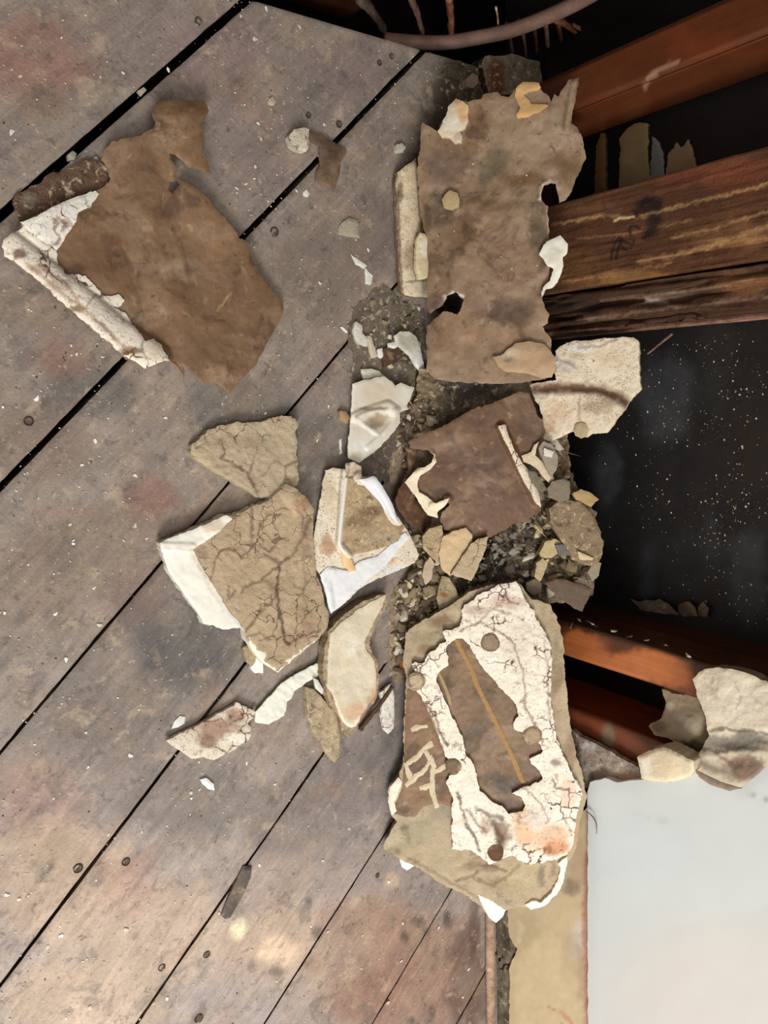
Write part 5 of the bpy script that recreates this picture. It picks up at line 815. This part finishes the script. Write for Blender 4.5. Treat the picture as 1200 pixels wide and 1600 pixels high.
scatter('plaster_flake', 'tiny white plaster flake, one of those sprinkled over the floor boards', 'flake', 'tiny white flakes on the floor boards', FL, 290, FR, FLOOR, .0004, .0011, .0042, 4, avoid=(sheetA,))
# fine grit as stuff
def grains(name, label, cat, n, region, plane, h, r0, r1, cols, m, avoid=(), lift=.5, dens=None):
    V = []; Fc = []; C = []; g = np.random.RandomState(len(name) + n)
    xs = [p[0] for p in region]; ys = [p[1] for p in region]
    X = g.uniform(min(xs), max(xs), n * 6); Y = g.uniform(min(ys), max(ys), n * 6)
    ok = inside(X, Y, region)
    for a in avoid: ok &= ~inside(X, Y, a)
    cl = fbm(X / 60, Y / 60, 77, 3)
    ok &= g.uniform(-.5, .6, len(X)) < cl
    if dens is not None: ok &= g.uniform(0, 1, len(X)) < dens(X, Y)
    X = X[ok][:n]; Y = Y[ok][:n]
    P = plane.at(X, Y, h); nn = plane.n; a1 = np.cross(nn, [.3, .5, .81]); a1 /= np.linalg.norm(a1); a2 = np.cross(nn, a1)
    for i, p in enumerate(P):
        r = r0 + (r1 - r0) * g.rand() ** 3; b = len(V); t = g.rand() * 6.28; el = g.uniform(.5, 1)
        c = lin(cols[g.randint(len(cols))])
        for k in range(4):
            q = t + k * 1.57 + g.uniform(-.4, .4); V.append(p + (a1 * math.cos(q) * r + a2 * math.sin(q) * r * el)); C.append(c)
        V.append(p + nn * r * lift); C.append(c)
        Fc += [(b, b + 1, b + 4), (b + 1, b + 2, b + 4), (b + 2, b + 3, b + 4), (b + 3, b, b + 4)]
    o = newmesh(name, V, Fc, C, m, smooth=False)
    return tag(o, label, cat, kind='stuff')
grains('plaster_dust', 'fine white plaster dust specks sprinkled over the floor boards', 'dust', 3400, FR, FLOOR, .0003, .0004, .0016, [(214, 204, 186), (190, 178, 156), (228, 224, 214), (90, 76, 64)], M_CREAM, avoid=(sheetA,),
       dens=lambda X, Y: np.clip(.25 + np.exp(-((X - 580) ** 2 + (Y - 480) ** 2) / 150 ** 2) + .4 * np.exp(-((X - 480) ** 2 + (Y - 200) ** 2) / 140 ** 2) + .3 * np.exp(-((X - 560) ** 2 + (Y - 1180) ** 2) / 120 ** 2), 0, 1))
grains('sheathing_specks', 'yellowish white specks stuck to the black sheathing between the studs', 'specks', 650, [(900, 640), (1000, 540), (1200, 515), (1200, 985), (960, 930), (950, 820), (900, 740)], WALL(.1045), 0, .0004, .0021, [(186, 170, 124), (200, 190, 160), (150, 132, 92)], M_CREAM,
       dens=lambda X, Y: np.clip(.25 + (X - 950) / 260, .1, 1))
grains('rubble_grit', 'fine grit covering the rubble heap', 'grit', 2400, [(655, 600), (700, 640), (640, 690), (640, 790), (655, 860), (850, 800), (870, 690), (900, 780), (935, 860), (920, 920), (760, 940), (700, 960), (640, 1010), (600, 1055), (590, 1020), (600, 940), (650, 890), (620, 800), (595, 730), (630, 650)], heapP, .003, .0008, .0035, [(176, 158, 124), (200, 184, 154), (110, 92, 72), (76, 64, 54), (218, 208, 188)], M_ROUGH, lift=.9)
grains('sheet_specks', 'white specks of dust lying on the tall brown paper sheet', 'dust', 70, [(670, 240), (760, 200), (880, 200), (840, 330), (840, 500), (780, 520), (680, 420)], plE, .008, .0004, .0017, [(226, 216, 198), (70, 56, 46)], M_CREAM)
o = tube('dry_stem', [W(1012, 553, .02), W(1030, 538, .01), W(1050, 522, .0)], (.0012, .0016), M_AGED, (120, 96, 78), n=6); tag(o, 'thin dry stem or splinter hanging below the weathered stud', 'splinter')

o = tube('torn_fibre', [W(917, 1268, -.016), W(926, 1276, -.018), W(932, 1288, -.018), W(932, 1303, -.016)], (.0016, .0009), M_PAPER, (110, 60, 50), n=6, squash=.5)
tag(o, 'thin dark reddish fibre curling over the left edge of the white wall', 'fibre')
for i, (x, y, s) in enumerate(((890, 985, .007), (905, 972, .005), (925, 978, .004), (960, 990, .006), (985, 998, .004), (1010, 1004, .005), (1040, 1012, .004), (1075, 1028, .006))):
    o = bpy.data.objects.new('plaster_flake', CH[(i * 7) % len(CH)]); COL.objects.link(o); o.location = W(x, y - 4, .003); o.scale = (s, s * .7, s * .6); o.rotation_euler = (.4 * i, 1.2, i)
    tag(o, '%s crumb caught on the front edge of the orange-brown stud' % ('first and largest', 'second', 'third', 'fourth', 'fifth', 'sixth', 'seventh', 'last')[i], 'crumb', 'crumbs caught on the stud edge')
for i, (q_, c) in enumerate((([(985, 935), (1000, 940), (1030, 936), (1045, 944), (1060, 960), (1030, 958), (1000, 952)], (84, 70, 58)), ([(1060, 945), (1075, 940), (1085, 948), (1090, 962), (1070, 964), (1060, 958)], (74, 60, 50)), ([(1090, 948), (1098, 940), (1106, 950), (1104, 966), (1092, 962)], (80, 66, 54)))):
    o = slab('paper_shred', q_, WALL(.095), 0, .002, M_PAPER, c, HF(.001), seed=240 + i, grid=3, ja=2)
    tag(o, ('widest dull brown paper shred along the dark side of the orange-brown stud', 'middle paper shred on the dark side of the orange-brown stud', 'smallest upright paper shred on the dark side of the orange-brown stud')[i], 'paper shred')
